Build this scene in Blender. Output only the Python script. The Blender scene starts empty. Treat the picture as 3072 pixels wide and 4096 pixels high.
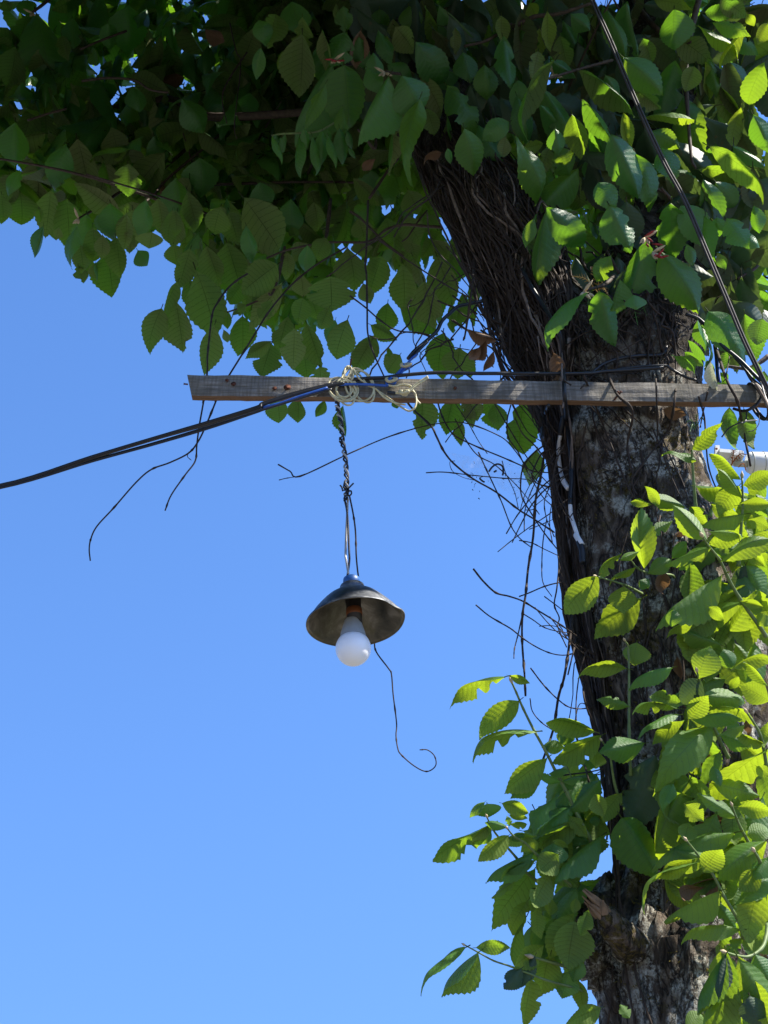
import bpy, math, random
import numpy as np
from mathutils import Vector, Matrix, Quaternion, noise
from mathutils.bvhtree import BVHTree

random.seed(7)
sc = bpy.context.scene
COL = sc.collection

# ------------------------------------------------------------------ camera
PITCH, VFOV = math.radians(33), math.radians(50)
CAM = Vector((0, 0, 1.6))
cd = bpy.data.cameras.new('camera')
cam = bpy.data.objects.new('camera', cd)
COL.objects.link(cam)
cam.location = CAM
cam.rotation_euler = (math.pi / 2 + PITCH, 0, 0)
cd.sensor_fit = 'VERTICAL'
cd.sensor_height = 32.0
cd.lens = 16.0 / math.tan(VFOV / 2)
cd.clip_start, cd.clip_end = 0.05, 3000
sc.camera = cam

# ------------------------------------------------------------------ sky and sun
SUN_EL, SUN_AZ = math.radians(52), math.radians(107)      # azimuth clockwise from +Y
wd = bpy.data.worlds.new('World')
sc.world = wd
wd.use_nodes = True
wn = wd.node_tree
wn.nodes.clear()
sky = wn.nodes.new('ShaderNodeTexSky')
sky.sky_type = 'NISHITA'
sky.sun_disc = False
sky.sun_elevation, sky.sun_rotation = SUN_EL, SUN_AZ
sky.altitude = 300
sky.air_density, sky.dust_density, sky.ozone_density = 1.0, 0.2, 3.0
hsv = wn.nodes.new('ShaderNodeHueSaturation')
hsv.inputs['Saturation'].default_value = 1.19
hsv.inputs['Hue'].default_value = .507
bg = wn.nodes.new('ShaderNodeBackground')
bg.inputs[1].default_value = 0.13
wo = wn.nodes.new('ShaderNodeOutputWorld')
# clear high-altitude air: the sky's pale horizon band lies lower than the model puts it
tcw = wn.nodes.new('ShaderNodeTexCoord')
mpw = wn.nodes.new('ShaderNodeMapping')
mpw.inputs['Location'].default_value = (0, 0, .42)
mpw.inputs['Scale'].default_value = (1, 1, .46)
nrw = wn.nodes.new('ShaderNodeVectorMath')
nrw.operation = 'NORMALIZE'
wn.links.new(tcw.outputs['Generated'], mpw.inputs[0])
wn.links.new(mpw.outputs[0], nrw.inputs[0])
wn.links.new(nrw.outputs[0], sky.inputs[0])
wn.links.new(sky.outputs[0], hsv.inputs['Color'])
wn.links.new(hsv.outputs[0], bg.inputs[0])
wn.links.new(bg.outputs[0], wo.inputs[0])
sd = bpy.data.lights.new('sun', 'SUN')
sd.energy, sd.angle, sd.color = 4.7, math.radians(0.5), (1.0, 0.94, 0.84)
sun = bpy.data.objects.new('sun', sd)
COL.objects.link(sun)
SUN = Vector((math.sin(SUN_AZ) * math.cos(SUN_EL), math.cos(SUN_AZ) * math.cos(SUN_EL), math.sin(SUN_EL)))
sun.rotation_euler = SUN.to_track_quat('Z', 'Y').to_euler()
sun.location = (6, -2, 9)
vs = sc.view_settings
vs.view_transform, vs.look, vs.gamma, vs.use_curve_mapping = 'Standard', 'None', 1.0, False
vs.exposure = 1.34

# ------------------------------------------------------------------ helpers
F = 2048 / math.tan(VFOV / 2)
CF = Vector((0, math.cos(PITCH), math.sin(PITCH)))
CU = Vector((0, -math.sin(PITCH), math.cos(PITCH)))

def ray(px, py):
    return (CF + Vector((1, 0, 0)) * ((px - 1536) / F) + CU * ((2048 - py) / F)).normalized()

def P(px, py, Y):
    """the point of the upright plane y = Y seen at photo pixel px, py"""
    d = ray(px, py)
    return CAM + d * (Y / d.y)

def proj(p):
    v = p - CAM
    z = v.dot(CF)
    return (1536 + v.x / z * F, 2048 - v.dot(CU) / z * F)

CR = {'A': (0, 0, .6172), 'B': (1024, 0, .6172), 'C': (2048, 0, .6172), 'D': (600, 1024, .4822), 'E': (1300, 1024, .4822),
      'F': (2000, 1024, .6462), 'G': (1100, 2150, .4522), 'H': (1700, 1600, .4972), 'I': (2250, 1700, .4955), 'J': (1650, 2600, .4521),
      'K': (2300, 2600, .4653), 'L': (1600, 3400, .4822), 'M': (2300, 3400, .4653), 'N': (0, 1400, .6172), 'O': (0, 600, .4822),
      'P': (700, 700, .4822), 'Q': (1400, 600, .4822), 'R': (2100, 600, .5859), 'S': (2700, 1350, .3163), 'T': (1200, 1400, .4219),
      'W': (0, 0, 1.0)}

def px(c, x, y):
    a = CR[c]
    return (a[0] + x * a[2], a[1] + y * a[2])

def pts2(s):
    """'N 12,3 4,5 D 6,7' -> photo pixels; a capital switches the map sheet"""
    out, c = [], 'W'
    for t in s.split():
        if ',' in t:
            x, y = t.split(',')
            out.append(px(c, float(x), float(y)))
        else:
            c = t
    return out

def smooth(pts, n=6):
    """Catmull-Rom through pts (any dimension)"""
    p = [np.array(q, float) for q in pts]
    if len(p) < 3:
        return [p[0] + (p[1] - p[0]) * k / n for k in range(n + 1)]
    p = [2 * p[0] - p[1]] + p + [2 * p[-1] - p[-2]]
    out = []
    for i in range(1, len(p) - 2):
        a, b, c, d = p[i - 1:i + 3]
        for k in range(n):
            t = k / n
            out.append(.5 * ((2 * b) + (c - a) * t + (2 * a - 5 * b + 4 * c - d) * t * t + (3 * b - a - 3 * c + d) * t ** 3))
    out.append(p[-2])
    return out

class MB:
    """collects vertices and faces of one mesh"""
    def __init__(s):
        s.v, s.f = [], []

    def tube(s, pts, rad, sides=8, cap=True):
        pts = [Vector(q) for q in pts]
        n = len(pts)
        if not hasattr(rad, '__len__'):
            rad = [rad] * n
        t0 = (pts[1] - pts[0]).normalized()
        u = t0.orthogonal().normalized()
        base = len(s.v)
        for i in range(n):
            t = (pts[min(i + 1, n - 1)] - pts[max(i - 1, 0)])
            t = t.normalized() if t.length > 1e-9 else t0
            u = (u - t * u.dot(t))
            u = u.normalized() if u.length > 1e-6 else t.orthogonal().normalized()
            w = t.cross(u)
            for k in range(sides):
                a = 2 * math.pi * k / sides
                s.v.append(pts[i] + (u * math.cos(a) + w * math.sin(a)) * rad[i])
        for i in range(n - 1):
            for k in range(sides):
                a, b = base + i * sides + k, base + i * sides + (k + 1) % sides
                s.f.append((a, b, b + sides, a + sides))
        if cap:
            s.f.append(tuple(base + k for k in range(sides - 1, -1, -1)))
            s.f.append(tuple(base + (n - 1) * sides + k for k in range(sides)))
        return s

    def lathe(s, prof, seg=48, fn=None):
        base = len(s.v)
        for (r, z) in prof:
            for k in range(seg):
                a = 2 * math.pi * k / seg
                q = Vector((r * math.cos(a), r * math.sin(a), z))
                s.v.append(fn(q, a) if fn else q)
        for i in range(len(prof) - 1):
            for k in range(seg):
                a, b = base + i * seg + k, base + i * seg + (k + 1) % seg
                s.f.append((a, b, b + seg, a + seg))
        return s

    def box(s, c, x, y, z):
        base = len(s.v)
        c, x, y, z = Vector(c), Vector(x), Vector(y), Vector(z)
        for k in range(8):
            s.v.append(c + x * (1 if k & 1 else -1) + y * (1 if k & 2 else -1) + z * (1 if k & 4 else -1))
        for f in ((0, 2, 3, 1), (4, 5, 7, 6), (0, 1, 5, 4), (2, 6, 7, 3), (0, 4, 6, 2), (1, 3, 7, 5)):
            s.f.append(tuple(base + k for k in f))
        return s

    def build(s, name, mat, parent=None, origin=None, sm=True):
        o0 = Vector(origin) if origin is not None else Vector((0, 0, 0))
        me = bpy.data.meshes.new(name)
        me.from_pydata([tuple(Vector(q) - o0) for q in s.v], [], s.f)
        if sm:
            me.polygons.foreach_set('use_smooth', [True] * len(me.polygons))
        me.materials.append(mat)
        return link(name, me, parent, Matrix.Translation(o0))

WORLD_OF = {}

def link(name, data, parent=None, world=None):
    o = bpy.data.objects.new(name, data)
    COL.objects.link(o)
    world = world or Matrix()
    WORLD_OF[o.name] = world
    if parent is not None:
        o.parent = parent
        o.matrix_basis = WORLD_OF[parent.name].inverted() @ world
    else:
        o.matrix_basis = world
    return o

def tag(o, label=None, cat=None, group=None, kind=None):
    if label: o['label'] = label
    if cat: o['category'] = cat
    if group: o['group'] = group
    if kind: o['kind'] = kind
    return o

def empty(name, loc):
    return link(name, None, None, Matrix.Translation(Vector(loc)))

# ------------------------------------------------------------------ materials
class NT:
    def __init__(s, name):
        s.m = bpy.data.materials.new(name)
        s.m.use_nodes = True
        s.t = s.m.node_tree
        s.t.nodes.clear()
        s.out = s.n('ShaderNodeOutputMaterial')

    def n(s, typ, **kw):
        nd = s.t.nodes.new(typ)
        for k, v in kw.items():
            setattr(nd, k, v)
        return nd

    def set(s, sock, v):
        if hasattr(v, 'is_output'):
            s.t.links.new(v, sock)
        elif v is not None:
            sock.default_value = (*v, 1) if isinstance(v, tuple) and len(v) == 3 and sock.type == 'RGBA' else v

    def math(s, op, a, b=None, c=None, clamp=False):
        nd = s.n('ShaderNodeMath', operation=op, use_clamp=clamp)
        for i, v in enumerate((a, b, c)):
            s.set(nd.inputs[i], v)
        return nd.outputs[0]

    def mix(s, f, a, b, bt='MIX'):
        nd = s.n('ShaderNodeMix', data_type='RGBA', blend_type=bt)
        s.set(nd.inputs[0], f)
        s.set(nd.inputs[6], a)
        s.set(nd.inputs[7], b)
        return nd.outputs[2]

    def noise(s, scale, vec=None, detail=4, rough=.55, dist=0):
        nd = s.n('ShaderNodeTexNoise')
        nd.inputs['Scale'].default_value = scale
        nd.inputs['Detail'].default_value = detail
        nd.inputs['Roughness'].default_value = rough
        nd.inputs['Distortion'].default_value = dist
        if vec is not None:
            s.t.links.new(vec, nd.inputs['Vector'])
        return nd.outputs[0]

    def ramp(s, f, *stops):
        nd = s.n('ShaderNodeValToRGB')
        e = nd.color_ramp.elements
        while len(e) < len(stops):
            e.new(.5)
        for i, (p, c) in enumerate(stops):
            e[i].position = p
            e[i].color = (*c, 1) if isinstance(c, tuple) else (c, c, c, 1)
        s.set(nd.inputs[0], f)
        return nd.outputs[0]

    def coords(s, scale=(1, 1, 1), kind='Object'):
        tc = s.n('ShaderNodeTexCoord')
        mp = s.n('ShaderNodeMapping')
        mp.inputs['Scale'].default_value = scale
        s.t.links.new(tc.outputs[kind], mp.inputs[0])
        return mp.outputs[0]

    def bsdf(s, col, rough=.6, metal=0, spec=.5, normal=None):
        b = s.n('ShaderNodeBsdfPrincipled')
        s.set(b.inputs['Base Color'], col)
        s.set(b.inputs['Roughness'], rough)
        s.set(b.inputs['Metallic'], metal)
        s.set(b.inputs['Specular IOR Level'], spec)
        if normal is not None:
            s.t.links.new(normal, b.inputs['Normal'])
        return b.outputs[0]

    def bump(s, h, dist=.002, strength=1.0):
        b = s.n('ShaderNodeBump')
        b.inputs['Distance'].default_value = dist
        b.inputs['Strength'].default_value = strength
        s.t.links.new(h, b.inputs['Height'])
        return b.outputs[0]

    def done(s, sh):
        s.t.links.new(sh, s.out.inputs[0])
        return s.m

def simple(name, col, rough=.6, metal=0, spec=.5, var=.25, scale=60, bump=.0008):
    t = NT(name)
    co = t.coords()
    nz = t.noise(scale, co, 4)
    dark = tuple(c * (1 - var) for c in col)
    lite = tuple(min(1, c * (1 + var)) for c in col)
    c = t.ramp(nz, (.3, dark), (.7, lite))
    return t.done(t.bsdf(c, rough, metal, spec, t.bump(nz, bump)))

def leaf_material(name, top_a, top_b, under_a, under_b, trans, tfac, rough, vein_top, vein_under, old=False):
    t = NT(name)
    uv = t.n('ShaderNodeTexCoord').outputs['UV']
    sp = t.n('ShaderNodeSeparateXYZ')
    t.t.links.new(uv, sp.inputs[0])
    u, v = sp.outputs[0], sp.outputs[1]
    at = t.n('ShaderNodeAttribute', attribute_name='rnd')
    oi = t.n('ShaderNodeObjectInfo')
    r = t.math('FRACT', t.math('ADD', at.outputs['Fac'], oi.outputs['Random']))
    su = t.math('ABSOLUTE', t.math('SUBTRACT', u, .5))
    mid = t.math('SUBTRACT', 1, t.math('DIVIDE', su, .016), clamp=True)
    wig = t.n('ShaderNodeTexNoise')
    wig.inputs['Scale'].default_value = 26
    wig.inputs['Detail'].default_value = 2
    off0 = t.n('ShaderNodeVectorMath', operation='ADD')
    t.t.links.new(t.n('ShaderNodeTexCoord').outputs['Object'], off0.inputs[0])
    t.t.links.new(oi.outputs['Location'], off0.inputs[1])
    t.t.links.new(off0.outputs[0], wig.inputs['Vector'])
    vv = t.math('ADD', t.math('MULTIPLY', v, 12.0), t.math('MULTIPLY', t.math('SUBTRACT', wig.outputs[0], .5), .55))
    vv = t.math('ADD', vv, t.math('MULTIPLY', r, .4))
    tri = t.math('PINGPONG', vv, .5)               # 0 on a side vein, .5 between two
    vein = t.math('SUBTRACT', 1, t.math('DIVIDE', tri, .085), clamp=True)
    vein = t.math('MULTIPLY', vein, .75)
    vmask = t.math('MAXIMUM', mid, vein)
    co = t.n('ShaderNodeTexCoord').outputs['Object']
    off = t.n('ShaderNodeVectorMath', operation='ADD')
    t.t.links.new(co, off.inputs[0])
    t.t.links.new(oi.outputs['Location'], off.inputs[1])
    nz = t.noise(9, off.outputs[0], 3)
    fine = t.noise(140, off.outputs[0], 2)
    mixf = t.math('ADD', t.math('MULTIPLY', r, .85), t.math('MULTIPLY', nz, .15))
    top = t.mix(mixf, top_a, top_b)
    top = t.mix(t.math('MULTIPLY', vmask, .65), top, vein_top)
    und = t.mix(mixf, under_a, under_b)
    und = t.mix(t.math('MULTIPLY', vmask, 1.0), und, vein_under)
    # specks and brown spots
    spot = t.ramp(t.noise(34, off.outputs[0], 2), (.67, 0.0), (.74, 1.0))
    spot = t.math('MULTIPLY', spot, (.7 if old else .42))
    rimb = t.math('MULTIPLY', t.ramp(su, (.445, 0.0), (.497, 1.0)), t.ramp(t.noise(16, off.outputs[0], 3), (.54, 0.0), (.62, .75)))
    spot = t.math('MAXIMUM', spot, rimb)
    top = t.mix(spot, top, (.09, .06, .02))
    und = t.mix(spot, und, (.10, .07, .03))
    geo = t.n('ShaderNodeNewGeometry')
    col = t.mix(geo.outputs['Backfacing'], top, und)
    hgt = t.math('ADD', t.math('MULTIPLY', tri, .9), t.math('ADD', t.math('MULTIPLY', fine, .5), t.math('MULTIPLY', nz, 1.2)))
    nrm = t.bump(hgt, .0022, .42)
    rg = t.math('ADD', t.math('MULTIPLY', geo.outputs['Backfacing'], .36), t.math('ADD', rough + .07, t.math('MULTIPLY', fine, .12)))
    sp_ = t.math('SUBTRACT', .55, t.math('MULTIPLY', geo.outputs['Backfacing'], .38))
    b = t.bsdf(col, rg, 0, sp_, nrm)
    tl = t.n('ShaderNodeBsdfTranslucent')
    tcol = t.mix(t.math('MULTIPLY', vmask, .85), t.mix(mixf, trans, tuple(c * .72 for c in trans)), tuple(c * .4 for c in trans))
    t.set(tl.inputs[0], tcol)
    t.t.links.new(nrm, tl.inputs[1])
    ms = t.n('ShaderNodeMixShader')
    ms.inputs[0].default_value = tfac
    t.t.links.new(b, ms.inputs[1])
    t.t.links.new(tl.outputs[0], ms.inputs[2])
    return t.done(ms.outputs[0])

M = {}
M['leaf'] = leaf_material('mature leaf', (.020, .095, .024), (.065, .20, .038), (.070, .108, .034), (.19, .22, .09), (.24, .52, .022), .35,
                          .24, (.10, .17, .05), (.035, .035, .014))
M['young'] = leaf_material('young leaf', (.045, .14, .024), (.12, .235, .032), (.12, .195, .045), (.18, .26, .06), (.46, .62, .022), .45,
                           .36, (.12, .2, .05), (.09, .12, .03))
M['mid'] = leaf_material('half-grown leaf', (.022, .105, .020), (.075, .20, .03), (.10, .16, .045), (.17, .235, .07), (.36, .58, .022), .42,
                         .3, (.11, .2, .05), (.07, .09, .025))
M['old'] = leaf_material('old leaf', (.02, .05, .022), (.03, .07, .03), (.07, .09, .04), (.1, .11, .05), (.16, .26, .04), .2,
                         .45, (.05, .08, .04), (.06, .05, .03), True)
M['dead'] = leaf_material('dead leaf', (.12, .062, .033), (.2, .12, .068), (.15, .085, .05), (.24, .155, .10), (.3, .16, .06), .2,
                          .6, (.12, .06, .03), (.12, .06, .03), True)
M['pale'] = leaf_material('leaf with painted sunlight', (.10, .15, .06), (.14, .19, .08), (.62, .63, .58), (.68, .68, .63), (.5, .52, .3), .35, .5, (.2, .22, .12), (.30, .30, .24))  # whitish underside: sunshine on the leaf put into its colour

def bark():
    t = NT('bark')
    co = t.coords((1, 1, .38))
    c1 = t.coords()
    med = t.noise(26, co, 8, .68, 1.2)
    ridge = t.noise(11, co, 5, .6, 1.8)
    fine = t.noise(150, c1, 6, .75)
    patch = t.noise(10, c1, 4, .6, .8)
    col = t.ramp(med, (.34, (.022, .017, .012)), (.48, (.09, .068, .049)), (.6, (.19, .15, .112)), (.72, (.30, .25, .19)))
    lich = t.math('MULTIPLY', t.ramp(patch, (.47, 0.0), (.58, 1.0)), t.ramp(t.math('ADD', t.math('MULTIPLY', fine, .6), t.math('MULTIPLY', med, .4)), (.44, 0.0), (.53, 1.0)))
    col = t.mix(lich, col, t.ramp(fine, (.4, (.27, .265, .215)), (.65, (.56, .55, .47))))
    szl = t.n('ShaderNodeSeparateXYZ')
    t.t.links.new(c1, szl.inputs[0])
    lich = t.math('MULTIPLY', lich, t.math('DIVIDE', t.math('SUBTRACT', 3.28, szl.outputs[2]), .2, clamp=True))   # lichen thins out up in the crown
    moss = t.math('MULTIPLY', t.ramp(t.noise(6.5, c1, 4), (.52, 0.0), (.62, 1.0)), t.ramp(t.noise(95, c1, 4), (.45, 0.0), (.55, 1.0)))
    col = t.mix(moss, col, t.ramp(fine, (.4, (.03, .024, .006)), (.65, (.15, .11, .03))))
    col = t.mix(t.math('MULTIPLY', t.math('DIVIDE', t.math('SUBTRACT', szl.outputs[2], 3.22), .16, clamp=True), .82), col, (.015, .011, .007))  # shade under the crown painted into the mossy upper bark
    crack = t.ramp(t.math('ABSOLUTE', t.math('SUBTRACT', ridge, .5)), (.0, 0.0), (.035, 1.0))
    col = t.mix(t.math('MULTIPLY', t.math('SUBTRACT', 1, crack), .85), col, (.010, .008, .006))
    h = t.math('ADD', t.math('MULTIPLY', med, 1.0), t.math('ADD', t.math('MULTIPLY', fine, .45), t.math('MULTIPLY', crack, .35)))
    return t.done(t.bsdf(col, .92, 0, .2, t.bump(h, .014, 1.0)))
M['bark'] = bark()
M['twig'] = simple('twig bark', (.06, .042, .03), .75, 0, .3, .4, 90)
M['vine'] = simple('climber bark', (.040, .028, .020), .8, 0, .25, .45, 70, .0015)
M['vine_pale'] = simple('dry climber bark', (.17, .13, .10), .8, 0, .25, .4, 70, .0015)
M['stem'] = simple('green shoot bark', (.12, .17, .05), .55, 0, .4, .25, 60)
M['black'] = simple('black cable sheath', (.012, .012, .014), .45, 0, .45, .2, 40)
M['sheath'] = simple('grey-brown cable sheath', (.05, .044, .04), .68, 0, .3, .3, 40)
M['blue'] = simple('blue wire sheath', (.02, .09, .36), .4, 0, .5, .2, 50)
M['cream'] = simple('cream wire sheath', (.52, .46, .26), .45, 0, .45, .25, 60)
M['white_wire'] = simple('white cable sheath', (.72, .73, .74), .4, 0, .5, .1, 60)
M['grey_wire'] = simple('grey flex', (.36, .34, .30), .4, 0, .5, .25, 60)
M['tape'] = simple('black tape', (.015, .018, .022), .5, 0, .4, .3, 60)
M['rust'] = simple('rusty nail', (.13, .05, .03), .85, .3, .3, .4, 120)
M['splinter'] = simple('splintered wood', (.20, .125, .07), .8, 0, .2, .45, 55, .004)
M['fern'] = simple('fern green', (.05, .12, .015), .6, 0, .3, .3, 80)
M['dryfern'] = simple('dry fern', (.38, .23, .06), .8, 0, .2, .35, 80)
M['rustfern'] = simple('rusty dry fern', (.32, .12, .04), .8, 0, .2, .35, 80)
M['bud'] = simple('pale bud', (.45, .36, .22), .7, 0, .2, .3, 120)
M['redbud'] = simple('red bud', (.28, .03, .03), .6, 0, .3, .3, 120)

def wood():
    t = NT('weathered timber')
    co = t.coords((1.2, 22, 22))
    c1 = t.coords()
    c2 = t.coords((160, 10, 10))
    grain = t.noise(9, co, 6, .65, .3)
    saw = t.noise(1.0, c2, 2, .5)
    blot = t.noise(9, c1, 4)
    fine = t.noise(260, c1, 3)
    col = t.ramp(grain, (.3, (.10, .09, .073)), (.5, (.23, .21, .178)), (.72, (.36, .335, .29)))
    col = t.mix(t.math('MULTIPLY', t.ramp(saw, (.45, 1.0), (.55, 0.0)), .38), col, (.09, .075, .055))
    col = t.mix(t.math('MULTIPLY', t.ramp(blot, (.5, 0.0), (.68, 1.0)), .6), col, (.06, .055, .042))
    col = t.mix(t.math('MULTIPLY', t.ramp(t.noise(3, c1, 3), (.52, 0.0), (.7, 1.0)), .35), col, (.30, .26, .14))
    col = t.mix(t.math('MULTIPLY', fine, .35), col, (.05, .045, .04))
    # the sawn underside stays brown, it has never weathered
    geo = t.n('ShaderNodeNewGeometry')
    sx = t.n('ShaderNodeSeparateXYZ')
    t.t.links.new(geo.outputs['Normal'], sx.inputs[0])
    under = t.ramp(t.math('MULTIPLY', sx.outputs[2], -1), (.5, 0.0), (.8, 1.0))
    col = t.mix(under, col, t.ramp(grain, (.3, (.12, .068, .04)), (.7, (.26, .155, .09))))
    h = t.math('ADD', grain, t.math('ADD', t.math('MULTIPLY', saw, .5), t.math('MULTIPLY', fine, .3)))
    return t.done(t.bsdf(col, .85, 0, .25, t.bump(h, .0018, 1.0)))
M['wood'] = wood()

def zinc():
    t = NT('galvanised sheet')
    c1 = t.coords()
    n1, n2 = t.noise(28, c1, 5, .65, .5), t.noise(11, c1, 4)
    col = t.ramp(n1, (.3, (.05, .056, .068)), (.52, (.105, .112, .125)), (.75, (.34, .35, .35)))
    rust = t.ramp(t.noise(16, c1, 5, .7), (.60, 0.0), (.72, 1.0))
    col = t.mix(t.math('MULTIPLY', rust, .55), col, (.10, .07, .035))
    rg = t.math('ADD', .33, t.math('MULTIPLY', n1, .35))
    met = t.math('SUBTRACT', .85, t.math('MULTIPLY', rust, .5))
    return t.done(t.bsdf(col, rg, met, .5, t.bump(n2, .004, .7)))
M['zinc'] = zinc()

def tarnish():
    t = NT('tarnished sheet')
    c1 = t.coords()
    n1, n2 = t.noise(24, c1, 5, .65, .5), t.noise(12, c1, 4)
    col = t.ramp(n1, (.3, (.07, .066, .048)), (.52, (.17, .145, .10)), (.7, (.33, .29, .22)))
    col = t.mix(t.ramp(t.noise(9, c1, 4), (.55, 0.0), (.68, .8)), col, (.13, .11, .035))
    return t.done(t.bsdf(col, .5, .7, .5, t.bump(n2, .004, .7)))
M['tarnish'] = tarnish()
M['cap'] = simple('blue plastic cap', (.02, .09, .26), .45, 0, .5, .3, 60)
M['socket'] = simple('dark socket', (.012, .01, .01), .4, 0, .5, .3, 60)
M['copper'] = simple('orange socket ring', (.22, .07, .02), .5, .3, .5, .3, 60)
M['collar'] = simple('white bulb collar', (.34, .37, .37), .55, 0, .4, .08, 90)

def opal():
    t = NT('opal bulb')
    c1 = t.coords()
    sp = t.ramp(t.noise(150, c1, 2), (.74, 0.0), (.79, .5))
    c = t.mix(sp, (.95, .95, .94), (.3, .27, .22))
    b = t.n('ShaderNodeBsdfPrincipled')
    t.set(b.inputs['Base Color'], c)
    b.inputs['Roughness'].default_value = .28
    b.inputs['Subsurface Weight'].default_value = .12
    b.inputs['Subsurface Radius'].default_value = (.02, .02, .02)
    b.inputs['Subsurface Scale'].default_value = 1
    return t.done(b.outputs[0])
M['opal'] = opal()
M['pvc'] = simple('white plastic', (.74, .75, .72), .42, 0, .5, .06, 20)
M['pvc_dirty'] = simple('dull grey plastic', (.44, .45, .38), .5, 0, .5, .2, 30)
M['ink'] = simple('faded blue print', (.16, .23, .30), .6, 0, .4, .2, 60)

def web():
    t = NT('cobweb silk')
    b = t.bsdf((.7, .7, .7), .6)
    tr = t.n('ShaderNodeBsdfTransparent')
    ms = t.n('ShaderNodeMixShader')
    f = t.math('MULTIPLY', t.ramp(t.noise(60, t.coords(), 5), (.35, .02), (.75, .34)), .8)
    t.set(ms.inputs[0], f)
    t.t.links.new(tr.outputs[0], ms.inputs[1])
    t.t.links.new(b, ms.inputs[2])
    return t.done(ms.outputs[0])
M['web'] = web()

def soil():
    t = NT('dusty concrete yard')
    c1 = t.coords()
    n1 = t.noise(2.2, c1, 6, .65)
    c = t.ramp(n1, (.3, (.11, .105, .095)), (.55, (.15, .145, .135)), (.75, (.20, .195, .18)))
    return t.done(t.bsdf(c, .95, 0, .2, t.bump(n1, .01)))
M['ground'] = soil()
# ------------------------------------------------------------------ ground
g = MB()
for iy in range(25):
    for ix in range(25):
        x, y = (ix - 12) / 12, (iy - 12) / 12
        g.v.append(Vector((x * abs(x) * 600, y * abs(y) * 600, (noise.noise(Vector((ix, iy, 0))) * .04 if max(abs(ix - 12), abs(iy - 12)) > 1 else 0))))
for iy in range(24):
    for ix in range(24):
        a = iy * 25 + ix
        g.f.append((a, a + 1, a + 26, a + 25))
tag(g.build('ground', M['ground']), 'dusty concrete yard under the tree', None, None, 'structure')

# ------------------------------------------------------------------ the tree: trunk and limbs
YC = 2.12
ROWS = [(4100, 2420, 3050), (3900, 2405, 3030), (3700, 2440, 3045), (3500, 2475, 3060), (3200, 2470, 3090), (2900, 2410, 3090), (2600, 2345, 3060), (2400, 2300, 3020),
        (2250, 2280, 2940), (2100, 2262, 2870), (1900, 2235, 2800), (1700, 2215, 2785), (1550, 2150, 2790), (1430, 2090, 2800)]
tree = tag(empty('tree', (P(2700, 4000, YC).x, YC, 0)), 'big broad-leaved tree with lichen-patched trunk, leaning limb and toothed leaves', 'tree')

def rough_tube(cs, rs, sides, amp, seed, name, parent, sub=6):
    """a limb: rings round the axis points cs, with bark ridges worked into the surface"""
    c = [Vector(q) for q in smooth(cs, sub)]
    r = [float(q[0]) for q in smooth([(x,) for x in rs], sub)]
    mb = MB()
    n = len(c)
    L = 0
    u = Vector((1, 0, 0))
    for i in range(n):
        t = (c[min(i + 1, n - 1)] - c[max(i - 1, 0)]).normalized()
        u = (u - t * u.dot(t)).normalized()
        w = t.cross(u)
        if i: L += (c[i] - c[i - 1]).length
        for k in range(sides):
            a = 2 * math.pi * k / sides
            d = u * math.cos(a) + w * math.sin(a)
            q = Vector((math.cos(a) * r[i] * 9, math.sin(a) * r[i] * 9, L * 3.2 + seed))
            h = noise.fractal(q * 1.1, .9, 2.1, 3) * .55 + noise.fractal(Vector((q.x * 3.4, q.y * 3.4, q.z * 2.2)), .8, 2.1, 4) * .5
            rid = 1 - abs(noise.noise(Vector((q.x * 2.2, q.y * 2.2, q.z * .8 + 7)))) * 2
            plate = noise.cell(Vector((q.x * 3.2 + h, q.y * 3.2 + h, q.z * 1.7 + h * 1.5))) - .5
            mb.v.append(c[i] + d * (r[i] + amp * (h + rid * .45 + plate * .28)))
    for i in range(n - 1):
        for k in range(sides):
            a, b = i * sides + k, i * sides + (k + 1) % sides
            mb.f.append((a, b, b + sides, a + sides))
    mb.f.append(tuple((n - 1) * sides + k for k in range(sides)))
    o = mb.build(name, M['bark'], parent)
    return o, mb

cs, rs = [], []
for (y, l, r) in ROWS:
    a, b = P(l, y, YC), P(r, y, YC)
    cs.append((a + b) / 2)
    rs.append((b - a).length / 2)
low = cs[0]
cs = [Vector((low.x + .04, YC, -.1)), Vector((low.x + .03, YC, .5))] + cs
rs = [.27, .2] + rs
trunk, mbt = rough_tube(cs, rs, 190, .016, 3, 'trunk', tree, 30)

def limb(s, name, seed, sides=90, amp=.010, tail=None):
    cs, rs = [], []
    for (x0, x1, y, Y) in s:
        a, b = P(x0, y, Y), P(x1, y, Y)
        cs.append((a + b) / 2)
        rs.append((b - a).length / 2)
    if tail:
        cs.append(Vector(tail[0])); rs.append(tail[1])
    return rough_tube(cs, rs, sides, amp, seed, name, tree, 14)

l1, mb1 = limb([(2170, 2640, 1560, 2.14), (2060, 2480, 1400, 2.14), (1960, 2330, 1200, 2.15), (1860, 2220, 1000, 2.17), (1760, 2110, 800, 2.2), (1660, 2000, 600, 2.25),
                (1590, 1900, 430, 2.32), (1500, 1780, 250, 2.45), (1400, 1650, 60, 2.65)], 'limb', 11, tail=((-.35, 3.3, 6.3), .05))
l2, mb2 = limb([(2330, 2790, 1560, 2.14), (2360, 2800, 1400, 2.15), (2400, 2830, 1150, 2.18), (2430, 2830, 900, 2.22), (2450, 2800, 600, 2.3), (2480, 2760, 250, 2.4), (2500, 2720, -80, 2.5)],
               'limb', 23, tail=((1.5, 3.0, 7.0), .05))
BV = BVHTree.FromPolygons([tuple(v) for v in mbt.v + mb1.v + mb2.v],
                          [f for f in mbt.f] + [tuple(i + len(mbt.v) for i in f) for f in mb1.f] + [tuple(i + len(mbt.v) + len(mb1.v) for i in f) for f in mb2.f])

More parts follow.
